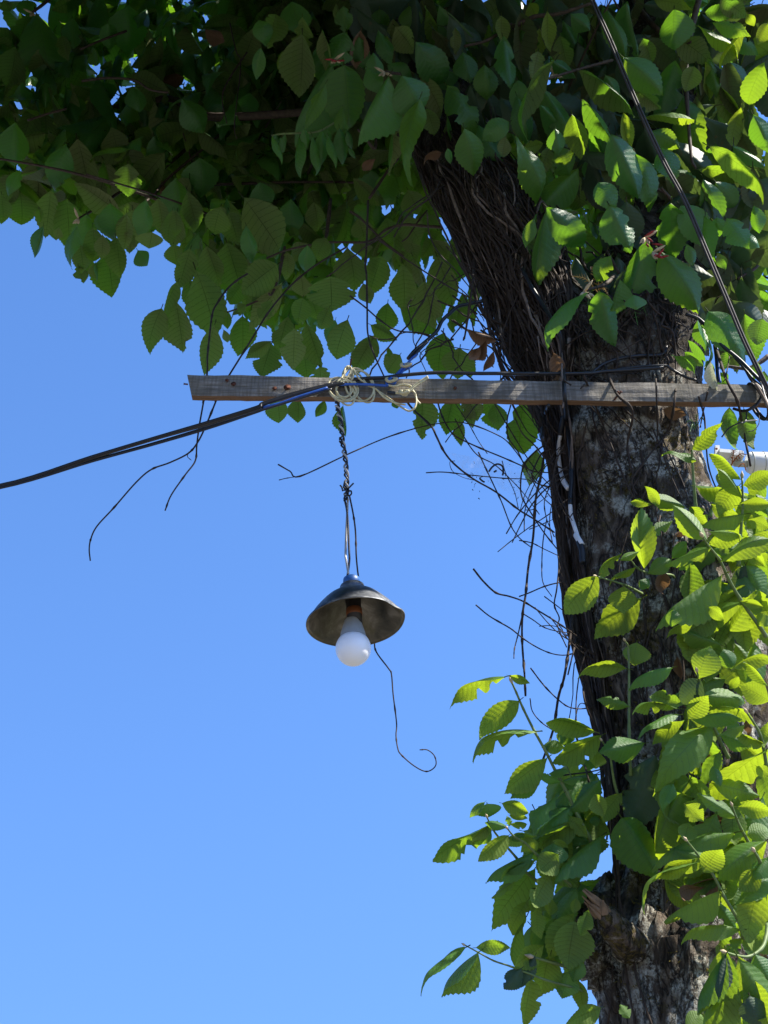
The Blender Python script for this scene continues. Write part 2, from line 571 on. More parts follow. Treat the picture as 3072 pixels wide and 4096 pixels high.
def on_bark(x, y, off=.004, Y=YC):
    d = ray(x, y)
    h = BV.ray_cast(CAM, d)
    if h[0] is None or h[3] > 6:
        return P(x, y, Y)
    return CAM + d * (h[3] - off)

# burl and splintered stub low on the left side of the trunk
c = on_bark(2440, 3760, -.05)
b = MB()
for i in range(25):
    th = math.pi * i / 24
    for k in range(40):
        ph = 2 * math.pi * k / 40
        d = Vector((math.sin(th) * math.cos(ph), math.sin(th) * math.sin(ph), math.cos(th)))
        rr = .075 * (1 + .35 * noise.fractal(d * 2.2 + Vector((5, 0, 0)), .8, 2.1, 4))
        b.v.append(c + Vector((d.x * rr * 1.0, d.y * rr, d.z * rr * 1.3)))
for i in range(24):
    for k in range(40):
        a, e = i * 40 + k, i * 40 + (k + 1) % 40
        b.f.append((a, a + 40, e + 40, e))
b.build('burl', M['bark'], tree)
st = MB()
p1, p0 = P(*px('M', 60, 385), 1.93), P(*px('M', 420, 720), 1.965)
ax = p1 - p0
sd_, fw_ = ax.normalized().cross(Vector((0, 1, 0))), Vector((0, 1, 0))
sb = MB().tube(smooth([p0 - ax * .25 + fw_ * .03, p0 + fw_ * .012, p0 + ax * .35, p0 + ax * .55], 4), [.034, .033, .031, .029, .028, .026, .025, .024, .023, .021, .019, .016, .010], 14)
for q_ in sb.v:
    q_ += Vector((noise.noise(q_ * 40), noise.noise(q_ * 40 + Vector((9, 0, 0))), noise.noise(q_ * 40 + Vector((0, 9, 0))))) * .006
sb.build('branch_stub', M['bark'], tree, None)
for k in range(26):
    o_ = sd_ * random.uniform(-.015, .012) + fw_ * random.uniform(-.012, .012)
    a_ = p0 + ax * random.uniform(.3, .6) + o_
    e_ = p0 + ax * random.uniform(.72, 1.04) + o_ * random.uniform(.6, 1.1)
    st.tube([a_, (a_ + e_) / 2 + fw_ * random.uniform(-.002, .002), e_], [.005, random.uniform(.003, .005), .0006], 5)
a_ = P(*px('M', 250, 545), 1.935)
e_ = P(*px('M', 240, 430), 1.92)
st.tube([a_, a_.lerp(e_, .6), e_], [.008, .005, .0008], 6)
st.build('broken_branch', M['splinter'], tree, None, False)

# ------------------------------------------------------------------ leaf meshes
def leaf_verts(nu, half, arch, fold, twist, curl, wave, corr, seed, teeth=True, chew=False):
    """unit leaf: base at the origin, tip at (0,1,0), upper face +Z; rows of vertices follow the side veins"""
    rnd = random.Random(seed)
    ph, asy = rnd.uniform(0, 6), rnd.uniform(-.10, .10)
    pe, pw, pt = rnd.uniform(.86, 1.18), rnd.uniform(.72, .98), rnd.uniform(.2, .42)
    V, UV, Fc = [], [], []
    nv = half * 2
    bites = [(rnd.uniform(.25, .95), rnd.choice((-1, 1)), rnd.uniform(.04, .10), rnd.uniform(.25, .6)) for _ in range(rnd.choice((1, 2, 3)))] if chew else []
    for i in range(nu + 1):
        tr = i / nu
        for j in range(nv + 1):
            s = (j - half) / half
            a = abs(s)
            t = tr + .13 * a ** 1.15 * (4 * tr * (1 - tr)) ** .7
            w = .5 * (math.sin(math.pi * min(1, max(0, t)) ** pe) ** pw) * (1 - pt * t ** 4) * (1 + asy * s)
            if tr in (0, 1): w *= .02
            if teeth and a > .99 and 0 < i < nu:
                w *= 1.04 if i % 2 else .96
                t += .012 if i % 2 else -.004
            for (bt, bs, bw, bd) in bites:
                if s * bs > 0 and abs(t - bt) < bw:
                    w *= 1 - bd * (1 - (abs(t - bt) / bw) ** 2) * a
            x = s * w
            z = arch * 4 * t * (1 - t) - fold * a * w * 1.2 + wave * math.sin(t * 7 + ph + (1.5 if s > 0 else 0)) * a * a
            z += corr * (1 if i % 2 else -1) * math.sin(math.pi * min(1, a * .9)) * math.sin(math.pi * tr) ** .5
            z -= curl * max(0, t - .7) ** 2 * 6
            ang = twist * (t - .3)
            x, z = x * math.cos(ang) - z * math.sin(ang) * .5, z + x * math.sin(ang)
            V.append((x, t if tr < 1 else 1.0, z))
            UV.append((s * .5 + .5, tr))
    for i in range(nu):
        for j in range(nv):
            a = i * (nv + 1) + j
            Fc.append((a, a + 1, a + nv + 2, a + nv + 1))
    # stalk
    b0 = len(V)
    for (yy, r) in ((-.10, .010), (.01, .009)):
        for k in range(4):
            V.append((r * math.cos(k * math.pi / 2) * 1.6, yy, r * math.sin(k * math.pi / 2) - (.02 if yy < 0 else 0)))
            UV.append((.5, 0))
    for k in range(4):
        Fc.append((b0 + k, b0 + (k + 1) % 4, b0 + 4 + (k + 1) % 4, b0 + 4 + k))
    return V, UV, Fc

def leaf_mesh(name, mat, *a, **k):
    V, UV, Fc = leaf_verts(*a, **k)
    me = bpy.data.meshes.new(name)
    me.from_pydata(V, [], Fc)
    uvl = me.uv_layers.new(name='UVMap')
    li = np.empty(len(me.loops), int)
    me.loops.foreach_get('vertex_index', li)
    uvl.data.foreach_set('uv', np.array(UV)[li].ravel())
    at = me.attributes.new('rnd', 'FLOAT', 'POINT')
    me.polygons.foreach_set('use_smooth', [True] * len(me.polygons))
    me.materials.append(M[mat])
    return me

KIND = {}
SHAPES = []  # arch, fold, twist, curl, wave
shr = random.Random(21)
for q in range(12):
    SHAPES.append((shr.uniform(.02, .15), shr.uniform(.05, .5), shr.uniform(-.5, .5), shr.uniform(0, .42), shr.uniform(.015, .065)))
for mat in ('leaf', 'young', 'mid', 'old', 'dead'):
    KIND[mat] = []
    for q, (ar, fo, tw, cu, wa) in enumerate(SHAPES):
        mul = 2.2 if mat == 'dead' else 1
        KIND[mat].append(leaf_mesh('leaf', mat, 24, 3, ar * mul, fo * mul, tw * mul, cu * mul, wa * mul, .004, q * 7 + len(mat), chew=(q % 3 == 2)))
    KIND[mat + '_arch'] = [leaf_mesh('leaf', mat, 24, 3, .17, .2, .1, .35, .03, .0055, 31), leaf_mesh('leaf', mat, 24, 3, .13, .3, -.2, .3, .025, .0055, 37, chew=True)]
    KIND[mat + '_fold'] = [leaf_mesh('leaf', mat, 24, 3, .06, .75, .25, .15, .03, .0055, 41), leaf_mesh('leaf', mat, 24, 3, .08, .6, -.35, .2, .035, .0055, 43)]

def leaf_frame(bx, by, tx, ty, w, Y, side, tilt=None, rollsign=None):
    """world matrix of a leaf that runs from pixel b to pixel t near depth Y; w is its apparent width in photo pixels"""
    B = P(bx, by, Y)
    v = (B - CAM).normalized()
    dist = (B - CAM).length
    T0 = CAM + ray(tx, ty) * dist
    a0 = T0 - B
    if tilt is None:
        tilt = random.uniform(-.5, .5)
    T = T0 + v * a0.length * math.tan(tilt)
    ax = T - B
    L = ax.length
    yv = ax.normalized()
    n0 = (-v + yv * v.dot(yv)).normalized()
    wa = w * dist * v.dot(CF) / F
    wr = max(wa * 1.04, L * .40)
    roll = min(1.25, math.acos(max(.12, min(1, wa / wr))))
    roll = max(roll, random.uniform(0, .22))
    best = None
    for sg in (1, -1):
        n = Quaternion(yv, roll * sg) @ n0
        if side == 'u': n = -n
        if best is None or n.z > best.z: best = n
    n = best
    xv = yv.cross(n)
    m = Matrix.Identity(4)
    for i in range(3):
        m[i][0], m[i][1], m[i][2], m[i][3] = xv[i] * wr, yv[i] * L, n[i] * L, B[i]
    return m
# ------------------------------------------------------------------ canopy leaves, one by one: base x,y  tip x,y  width  side (t upper face, u underside) and kind
CANOPY = {
'A': (2.5, .24, """235,90,315,470,240,t 330,10,500,170,230,t 620,20,690,180,200,t 830,30,820,300,210,t 930,120,930,400,130,u 1090,60,1130,380,150,t 1500,20,1500,250,100,u
170,110,120,280,120,u 400,230,440,370,80,u 470,120,480,280,110,t 100,300,60,520,160,u 700,150,715,300,100,t 940,600,945,810,115,t 1060,600,1135,880,100,uf 640,530,690,650,150,t
480,590,400,820,70,u 585,620,560,780,80,u 1195,500,1035,550,80,ud 100,790,100,1030,170,t 290,730,290,940,150,u 170,870,150,1080,110,u 310,900,220,1090,140,t 240,1020,235,1340,220,u
500,900,560,1240,190,u 430,930,360,1190,140,t 400,1020,420,1230,130,u 130,1100,60,1230,80,t 60,1130,30,1330,120,u 130,1250,140,1430,170,u 330,1230,300,1490,130,u 430,1290,440,1560,170,u
540,1230,540,1370,170,u 700,1050,640,1290,200,u 830,1060,830,1240,150,u 280,1465,240,1635,70,tf 560,1390,550,1600,140,t 700,1320,740,1530,160,t 350,1440,365,1540,60,u
860,1360,850,1600,130,u 980,1300,930,1500,130,t 1030,1290,1050,1490,120,u 1230,1160,1240,1490,130,u 1140,1150,1160,1370,170,t 1290,1020,1300,1240,200,t 1150,1370,1130,1560,130,u
1430,1340,1390,1500,140,u 910,1120,1070,1240,50,ud 1475,1260,1440,1600,60,u 1000,880,1040,1040,120,t 30,1000,40,1160,110,t 10,1260,20,1420,110,u 0,560,60,690,90,u
1580,370,1640,470,120,t 1330,190,1430,250,80,ud 20,0,60,60,70,u 150,0,190,90,110,t 1180,640,1300,820,160,t 720,820,760,1010,150,u 860,560,900,700,120,t 1620,600,1600,760,130,t"""),
'O': (2.32, .14, """640,620,565,930,110,t 730,540,715,810,170,t 770,640,770,920,150,u 660,780,690,1010,160,u 650,950,690,1090,110,u 760,900,720,1020,120,u 915,440,950,710,200,t
890,860,935,1200,240,u 960,720,1000,1030,150,u 795,930,810,1070,36,uf 880,720,920,850,70,t 1210,410,1180,690,150,t 1310,400,1340,670,160,u 1050,520,1030,800,120,u 1260,680,1240,810,200,u
1140,830,1215,950,140,t 1430,500,1390,760,130,u 1440,780,1465,945,140,u 1580,400,1620,670,160,u 1650,680,1510,890,90,t 1580,820,1490,1120,170,u 1475,1095,1375,1420,105,u
1340,1310,1235,1640,190,u 1460,1260,1515,1645,240,u 490,640,465,735,70,u 325,490,340,595,60,u 850,700,840,900,110,u 1080,660,1080,830,120,u 1560,1060,1640,1300,150,u"""),
'P': (2.3, .16, """570,190,890,660,330,u 100,130,180,460,160,u 430,190,385,560,70,uf 160,600,40,930,160,u 260,590,360,870,180,u 430,560,540,935,250,u 170,780,320,1300,300,u
330,1240,250,1625,180,u 560,900,440,1070,130,u 850,740,570,960,260,u 930,640,930,850,110,u 890,900,640,1215,170,u 560,1170,550,1500,210,u 800,1380,600,1510,110,u 800,1400,720,1660,220,u
940,1170,860,1455,170,u 990,1270,980,1590,190,u 1090,1230,1210,1580,170,u 1055,1420,1090,1670,190,u 1200,1590,1210,1730,150,u 1060,1020,1020,1225,150,u 1290,840,1300,1110,370,u
1430,600,1490,920,260,u 1280,1100,1210,1270,130,u 1330,1200,1270,1400,110,t 1430,1200,1330,1520,210,u 1640,1360,1490,1620,180,u 1120,1010,1180,1180,150,u 965,430,1000,530,80,u
0,290,10,500,90,u 290,290,400,420,180,u 450,300,520,560,180,u 590,420,640,690,120,t 960,200,970,480,200,t 1150,220,1180,450,150,u 1100,580,1080,800,130,t 760,650,640,730,90,t
400,1280,440,1385,55,u 590,1075,520,1125,80,u 430,1120,440,1270,80,u 700,60,760,260,190,t 800,1050,700,1180,120,u 1250,520,1180,700,150,u 1040,820,1060,1000,150,u 1560,900,1620,1050,120,u"""),
'E': (2.42, .14, """470,0,370,310,200,u 640,60,650,440,210,u 930,0,1060,390,230,u 820,210,910,590,240,u 730,370,770,650,180,u 520,390,500,640,170,u 380,570,600,690,120,u 420,660,250,960,200,u
620,820,510,970,170,u 980,640,950,1020,240,u 1120,760,1100,1010,260,u 530,760,520,890,70,u 810,1170,805,1505,205,u 1070,1150,1000,1465,200,u 1160,1160,1225,1415,110,u 1120,1370,1135,1570,100,uf
1180,1170,1260,1360,180,u 1330,1180,1440,1430,170,u 150,1240,180,1485,80,uf 1200,280,1085,570,45,u 1050,400,1060,630,120,u 1140,300,1180,560,110,u 1210,860,1200,1010,90,u 580,1180,600,1260,70,u"""),
'D': (2.4, .05, """1060,1190,1075,1390,170,u 1230,1180,1230,1375,140,u 1450,1200,1370,1330,80,u"""),
'H': (2.4, .05, """790,20,760,470,240,u 900,400,830,660,170,u 560,20,600,240,150,u"""),
'Q': (2.5, .1, """470,690,540,870,110,u 750,670,620,855,130,u 440,560,570,745,170,u 520,880,600,1180,100,u 290,350,370,430,100,u 600,510,560,700,120,u 300,180,320,420,160,t 180,160,160,400,170,t
480,330,560,500,160,u 60,560,120,740,140,u 300,560,330,740,160,u 80,760,100,860,140,u 640,540,700,640,100,u 230,380,300,440,80,u 690,740,800,870,120,u 160,460,60,540,120,t"""),
'B': (1.98, .10, """230,10,270,170,190,t 130,90,90,270,150,u 300,110,290,310,130,u 300,220,290,540,210,u 430,190,460,400,80,u 580,210,510,390,180,t 570,40,580,180,110,t 520,20,540,125,40,u
890,120,860,330,90,uf 790,200,860,360,100,t 490,410,270,830,100,tf 450,540,340,770,90,t 570,420,600,770,280,t 860,490,690,830,130,tf 1035,270,1210,500,190,t 945,490,1040,700,250,t
1070,480,1190,710,130,u 970,680,880,1050,110,u 1060,640,960,1040,150,t 1240,560,1390,790,190,t 1230,730,1250,990,50,u 1240,960,1260,1045,45,t 1330,800,1440,975,60,u
1180,30,1400,250,110,tf 1090,40,1180,330,70,u 1430,20,1490,250,150,u 1590,100,1600,250,90,u 1290,180,1290,320,70,u 1230,120,1280,260,120,t 800,60,800,200,130,t 900,170,1000,310,150,u
990,40,1010,180,150,t 1230,450,1240,560,160,t 850,420,980,480,110,t 1340,340,1380,490,150,t 1480,420,1500,600,150,t 1600,240,1640,500,130,t 1640,790,1500,880,130,t 1350,830,1400,1080,170,t
1440,810,1560,1030,150,t 680,200,640,380,120,ud 760,340,780,490,110,t 30,310,0,480,80,t 560,690,560,850,90,t 820,680,790,780,120,t 1100,700,1150,850,100,u 670,240,690,420,120,t 1620,880,1600,1000,80,u
720,440,790,560,120,t 170,330,210,460,90,u 20,130,60,260,120,t 400,300,440,520,120,t"""),
'C': (1.92, .12, """230,70,235,280,90,uy 180,180,160,350,90,uy 330,130,450,410,180,t 310,230,350,400,120,u 170,330,140,480,100,u 540,80,640,390,150,u 590,40,710,290,120,t 740,10,800,300,110,t
280,390,90,780,110,ua 250,390,390,480,90,t 190,570,355,820,140,t 180,680,380,910,150,t 390,740,440,960,140,u 430,460,720,680,140,u 720,370,920,560,170,t 800,580,930,680,110,u
450,650,630,910,100,u 500,770,690,1060,150,t 640,870,790,1190,200,t 720,730,750,910,80,uy 800,1000,890,1290,180,t 1050,60,1050,260,200,t 1060,390,970,700,190,t 1050,240,1250,380,150,u
1110,620,1200,1020,200,t 1250,400,1270,600,70,uy 1270,380,1320,560,90,t 1330,540,1470,790,110,u 1200,170,1440,310,60,uy 1510,170,1360,370,60,uy 1610,50,1500,470,160,uy 1640,400,1540,640,140,t
1480,700,1430,910,110,uy 1430,950,1600,1050,80,t 1280,950,1590,1200,140,u 1210,1100,1490,1150,110,u 1060,1000,1220,1280,90,u 890,850,1050,930,120,t 860,760,1110,770,45,uy 870,1050,1160,1210,170,t
30,880,180,1220,120,t 240,950,190,1110,90,u 290,960,360,1100,170,t 520,1000,510,1165,110,t 430,1090,230,1300,180,t 720,1140,775,1295,90,u 1240,1160,1340,1400,140,t 110,20,150,100,90,uy
380,90,480,170,110,t 920,0,1110,40,90,uy 1250,80,1400,90,90,u 1350,0,1480,80,120,u 1300,150,1480,200,100,t 1659,150,1600,260,90,uy 1520,90,1560,150,60,uy 60,190,70,520,180,t 40,520,60,710,120,t
30,620,90,860,130,t 200,930,90,960,80,uy 690,190,700,390,100,t 850,250,900,400,110,u 630,1330,740,1570,200,t 780,420,840,560,120,t 1400,400,1500,560,120,t 1560,740,1640,940,120,t
1180,430,1130,560,120,u 600,480,680,640,110,t 960,960,1040,1140,150,t 1320,1180,1430,1330,150,t 560,1180,640,1330,140,t 1390,1420,1500,1560,150,t 280,830,300,960,110,t 1440,240,1560,330,90,t"""),
'R': (1.86, .07, """150,390,400,640,190,t 140,420,80,865,170,t 80,430,30,710,55,ua 60,470,0,640,90,t 830,620,715,1035,225,t 920,690,1155,1035,240,t 1000,360,1010,715,210,t 1060,380,1250,640,190,t
1230,450,1290,740,75,t 1310,460,1320,580,100,t 500,960,600,1305,180,t 430,980,150,1275,75,ta 650,880,580,1125,80,tf 440,960,420,1120,50,t 590,720,480,890,130,t 1250,1100,1470,1400,200,t
1180,1160,1245,1345,55,u 1110,1300,1240,1450,60,u 1000,1400,1165,1505,50,u 1090,1380,1210,1465,60,u 1200,1200,1270,1435,60,t 690,350,690,635,230,to 1100,640,1150,780,80,t 1310,700,1370,800,70,u
1450,600,1600,650,90,t 1560,380,1590,540,90,t 740,990,760,1075,140,t 1500,1120,1560,1400,180,u 1620,1150,1580,1310,150,u 1240,1435,1285,1535,60,u"""),
'S': (1.95, .05, """690,880,730,1425,205,u 870,900,960,1405,230,u 1020,300,1000,520,150,u 1130,420,1100,600,120,u 640,180,600,420,140,u 560,440,660,590,170,u"""),
}
SHOOT_STEMS = [  # sheet path, depth at foot, depth at tip, thickness in pixels
    ('I 1085,800 1075,660 1060,480 1050,330 1045,200', 1.86, 1.78, 17), ('I 1420,1140 1435,1000 1440,850 1455,650 1450,430', 1.84, 1.75, 16),
    ('I 1640,1700 1600,1640 1430,1400 1330,1220 1270,1090 1180,980 1130,900', 1.86, 1.68, 17), ('I 900,1230 870,1210 680,1190 600,1150 550,1085', 1.92, 1.78, 11),
    ('I 640,1360 500,1290 270,1220', 1.92, 1.77, 11), ('K 480,1080 465,700 465,350 460,0 430,-80', 1.93, 1.84, 13), ('I 1190,740 1215,640 1250,530', 1.92, 1.9, 17),
    ('J 1600,1760 1560,1650 1470,1480 1370,1270 1270,1080 1180,900 1080,720 980,520 920,380 880,290', 1.98, 1.84, 16), ('J 1120,2060 990,1950 920,1840 780,1680 700,1570 660,1480', 2.0, 1.86, 12),
    ('L 1420,300 1303,178 J 1090,1800 1000,1710 900,1650 840,1580', 1.98, 1.84, 12), ('J 1530,1640 1470,1440 1440,1220 1350,990', 2.02, 1.97, 10),
    ('K 400,1330 340,1150 300,900 270,840 230,780', 1.95, 1.86, 12), ('K 1320,930 1230,740 1150,570 1100,380 1070,270 1050,190', 1.84, 1.74, 15), ('K 1650,1010 1610,790 1570,680 1480,540', 1.82, 1.74, 15),
    ('K 1500,1670 1430,1540 1390,1450 1350,1340', 1.84, 1.76, 13), ('M 1450,760 1400,600 1270,380 1190,220 1040,20 960,-80', 1.84, 1.73, 14), ('M 1659,300 1590,100 1540,10', 1.8, 1.74, 18),
    ('M 1659,640 1640,760 1600,850 1500,915 1400,910 1300,880', 1.78, 1.72, 16), ('L 1520,1170 1400,1130 1200,1075 930,970 780,920 650,850 540,790', 2.0, 1.9, 10), ('L 1530,1010 1430,985 1290,940 1110,890', 2.0, 1.96, 20),
]
SHOOT = {
'I': (1.8, .05, """1045,200,1252,5,115,uy 1080,285,850,205,60,ty 1075,490,1415,530,100,uy 1440,440,1240,250,90,uy 1455,490,1670,390,130,uy 1450,590,1300,385,90,ty 1490,500,1575,545,70,uy 1485,715,1150,785,65,ty
1410,650,1650,640,100,uy 1425,490,1265,690,170,uy 1190,985,865,1110,90,ty 1180,965,1435,900,110,uy 1280,1095,1625,930,120,ty 1290,1210,830,1525,180,ty 1450,1430,1045,1665,165,ty 1430,1420,1590,1455,70,uy
1065,1580,870,1670,70,uy 1170,930,930,670,140,ty 1030,660,1145,800,130,uy 480,1035,295,1215,75,uya 620,1020,490,1075,60,ty 660,1160,625,760,170,ty 690,1200,855,1095,115,ty 660,890,860,785,90,ty 600,1150,395,1235,30,uy
780,650,690,510,80,uy 720,640,575,620,50,uy 1000,665,750,595,110,ty 285,1222,45,1475,205,uy 495,1300,490,1490,190,uy 640,1400,295,1665,230,uy 620,1255,690,1300,90,t 600,1755,575,1915,190,ty
1480,1130,1385,1370,140,to 1480,1130,1610,1375,210,t 1659,850,1560,1010,150,uy 1659,1040,1550,1085,110,uy 1659,1540,1580,1600,110,ty 1659,1420,1610,1490,90,uy 900,1490,880,1610,110,t 1180,860,1420,880,80,ty
1200,640,1330,720,120,uy 1500,760,1640,820,110,uy 1560,560,1650,720,120,t 1290,520,1300,380,110,uy 1640,480,1520,640,120,u 1000,940,900,1060,90,t 1330,960,1290,1040,80,u 1500,1000,1620,1120,90,uy 1080,1060,960,1150,100,t
1180,1470,1300,1560,90,uy 1560,1330,1659,1500,110,uy"""),
'K': (1.8, .06, """450,165,65,195,120,uya 835,150,500,285,85,t 465,485,220,420,100,tya 600,800,270,860,190,t 1060,250,1150,0,215,ty 1350,160,1290,10,140,t 1090,260,930,440,190,to 1370,160,1670,75,95,uya
1659,310,1490,120,75,uy 1410,230,1340,315,70,uy 1080,390,1460,435,160,ty 1120,510,1505,590,95,uya 1670,440,1455,320,180,uy 930,470,670,395,150,u 890,500,535,490,80,uya 970,600,1120,410,150,uy
890,560,580,690,85,t 940,600,690,760,100,uy 1180,640,760,1095,250,ty 1000,590,1370,570,110,t 1650,850,1150,1220,210,uy 1240,880,1000,1280,120,t 980,1125,690,1785,270,ty 690,900,490,1490,340,to
400,1440,690,1910,310,t 1460,640,1250,720,70,ty 1620,800,1400,730,80,uy 1250,740,1490,810,150,t 1390,1440,1105,1260,110,ty 1400,1350,1670,1390,140,uy 1370,1570,735,1820,190,ty 980,1490,950,1630,140,u
1480,1590,1670,1550,140,ty 1640,1640,1290,1910,230,ty 1640,1640,1430,1925,90,uy 1050,1790,765,1925,100,uy 1100,1910,1240,1730,180,uy 1659,620,1610,810,90,uy 400,1230,240,1445,150,uy 170,1240,250,1410,130,uy
950,1330,1085,1450,150,uy 1180,1000,1240,1150,90,t 1300,640,1400,720,110,t 1560,1000,1659,1080,90,uy 850,1150,760,1330,120,t 1050,1290,960,1400,110,uy"""),
'J': (1.92, .05, """820,235,345,430,125,uya 850,225,1030,285,75,uy 940,450,580,755,205,uy 1085,720,540,870,85,uya 1190,955,825,1240,220,uy 1610,720,1205,622,150,uy 1670,755,1265,975,195,uy 1345,850,1345,705,150,t
1345,860,1155,850,120,ty 1130,1150,880,1290,100,t 1320,1165,1125,1115,85,t 1330,1165,1485,1125,55,t 1200,1100,1370,1070,60,t 1345,1260,1055,1580,85,t 660,1360,680,1475,220,t 640,1345,505,1470,80,t
790,1355,1015,1430,120,uy 860,1460,1020,1475,70,uy 700,1535,198,1830,180,u 720,1550,520,1680,80,uy 700,1600,520,1695,110,t 850,1640,585,1850,150,uy 840,1570,650,1530,70,t 860,1560,840,1480,60,t
1010,1540,870,1540,60,uy 830,1660,980,1640,70,t 1420,1390,950,1730,160,t 1480,1515,1110,1715,170,u 1670,1640,1255,2000,110,t 1110,1700,965,1770,140,uy 1090,1780,650,2010,110,t 1250,1710,1230,1900,220,t
1659,1150,1385,1425,180,t 1610,1285,1580,1650,160,uy 1390,1470,1540,1650,120,uy 1659,1500,1570,1515,80,t 1360,1640,1570,1700,70,t 1640,895,1620,1030,140,uy 1659,1030,1520,975,90,t 1240,1690,1370,1735,70,uy
1100,1640,830,1700,80,uy 1560,1100,1660,1240,120,t 940,1290,880,1250,60,uy 1290,1810,1120,1960,200,u 1480,1720,1390,1900,150,t"""),
'L': (1.94, .05, """1120,95,840,205,95,u 1100,90,885,190,80,t 950,260,770,385,60,ty 1120,150,770,605,240,u 1060,420,910,695,150,uy 1050,550,930,975,58,u 1240,200,1105,475,180,u 1140,470,1150,715,130,uy
1250,390,1240,540,100,uy 1470,320,1265,690,160,t 540,810,160,1105,90,t 655,845,343,1168,85,uf 630,810,900,795,120,u 1120,875,1010,1120,120,to 1010,980,870,1135,150,to 1085,1080,1030,1450,150,uy
1190,790,945,965,160,uy 1250,860,1180,1165,230,uy 1450,590,1390,965,300,u 1400,1010,1340,1215,190,t 1480,1085,1515,1325,130,uy 1500,905,1435,1080,130,t 1670,1310,1395,1440,150,u 1460,400,1440,520,80,uy
1290,560,1200,760,150,u 1560,500,1500,700,120,u"""),
'M': (1.76, .05, """1085,110,575,360,95,uy 1245,350,795,580,110,ty 1420,680,945,725,110,tya 1370,470,1670,240,120,t 1590,300,1490,780,250,uy 1305,880,1045,1335,110,uf 1400,915,1670,1430,260,ty 1550,900,1670,1150,200,t
1350,1060,1090,1510,130,uf 1440,760,1330,890,110,t 1300,900,1240,1230,90,to 1420,1150,1380,1420,90,to 950,1520,1100,1415,130,ty 1290,1510,1410,1400,110,ty 470,1445,395,1340,95,ty 1500,1250,1560,1500,220,to
1200,1200,1120,1400,170,to 1480,1080,1659,1480,200,uy 1600,150,1420,330,160,uy 1660,60,1560,230,150,t"""),
}

# leaves are drawn a little past the visible outline, neighbours hide their rims
GROW = {'A': (1.2, 1.22), 'O': (1.1, 1.15), 'P': (1.08, 1.15), 'E': (1.05, 1.1), 'D': (1, 1.1), 'H': (1, 1.1), 'Q': (1.2, 1.3), 'B': (1.25, 1.12), 'C': (1.28, 1.12), 'R': (1.12, 1.12), 'S': (1.05, 1.1),
        'I': (1.16, 1.2), 'K': (1.15, 1.2), 'J': (1.07, 1.12), 'L': (1.07, 1.12), 'M': (1.12, 1.15)}

def parse(table):
    for c, (Y, dy, txt) in table.items():
        for rec in txt.split():
            q = rec.split(',')
            v = [float(k) for k in q[:5]]
            b, t = px(c, v[0], v[1]), px(c, v[2], v[3])
            gl, gw = GROW[c]
            t = (b[0] + (t[0] - b[0]) * gl, b[1] + (t[1] - b[1]) * gl)
            yield c, b, t, v[4] * CR[c][2] * gw, Y + random.uniform(-dy, dy), q[5]

def kind_of(code):
    m = 'young' if 'y' in code else 'mid' if 'm' in code else 'old' if 'o' in code else 'dead' if 'd' in code else 'leaf'
    if 'a' in code: return m + '_arch'
    if 'f' in code: return m + '_fold'
    return m

recs = list(parse(CANOPY))
size_of = lambda q: math.hypot(q[2][0] - q[1][0], q[2][1] - q[1][1]) * q[3] * (1 if len(q[5]) == 1 else 99)
small = set(sorted(range(len(recs)), key=lambda i: size_of(recs[i]))[:max(0, len(recs) - 299)])      # past 300: these join the stuff part
SMALL = []
for i, (c, b, t, w, Y, code) in enumerate(recs):
    m_ = leaf_frame(*b, *t, w, Y, code[0])
    if i in small:
        SMALL.append(m_)
        continue
    if c in 'BCR' and len(code) == 1 and random.random() < .4: code += 'm'         # lighter leaf material mixed in on these sheets
    link('leaf', random.choice(KIND[kind_of(code)]), tree, m_)

# leafy shoots that sprout from the trunk: each a part, its leaves sub-parts
stems = []
for s, Y0, Y1, th in SHOOT_STEMS:
    p = pts2(s)
    n = len(p)
    p3 = smooth([P(x, y, Y0 + (Y1 - Y0) * i / (n - 1)) for i, (x, y) in enumerate(p)], 5)
    k = (Vector(p3[0]) - CAM).length / F
    m = len(p3)
    rad = [th * k * .5 * (1 - .55 * i / (m - 1)) * (1.18 if i % 5 == 0 else 1) for i in range(m)]
    young = Y1 < 1.83
    mb = MB().tube(p3, rad, 8)
    # bud at the tip
    tip, d = Vector(p3[-1]), (Vector(p3[-1]) - Vector(p3[-2])).normalized()
    o = mb.build('shoot', M['stem'], tree, p3[0])
    bb = MB().tube([tip, tip + d * rad[-1] * 3, tip + d * rad[-1] * 7], [rad[-1] * 1.1, rad[-1] * 1.7, rad[-1] * .2], 6)
    bb.build('bud', M['bud'], o, tip)
    stems.append((o, [(proj(Vector(q)), Vector(q).y) for q in p3]))
def in_poly(poly, x, y):
    c = False
    for i in range(len(poly)):
        (x1, y1), (x2, y2) = poly[i], poly[i - 1]
        if (y1 > y) != (y2 > y) and x < (x2 - x1) * (y - y1) / (y2 - y1) + x1:
            c = not c
    return c

def shoot_leaf(b, t, w, Y, code, snap=True):
    best = min(((math.hypot(q[0][0] - b[0], q[0][1] - b[1]), o, q[1]) for o, qs in stems for q in qs), key=lambda z: z[0])
    if snap and best[0] < 45: Y = best[2] - .004
    elif snap and best[0] < 110: Y = (Y + best[2]) / 2
    link('leaf', random.choice(KIND[kind_of(code)]), best[1], leaf_frame(*b, *t, w, Y, code[0]))

for c, b, t, w, Y, code in parse(SHOOT):
    shoot_leaf(b, t, w, Y, code if 'y' in code or 'o' in code else code + 'm')
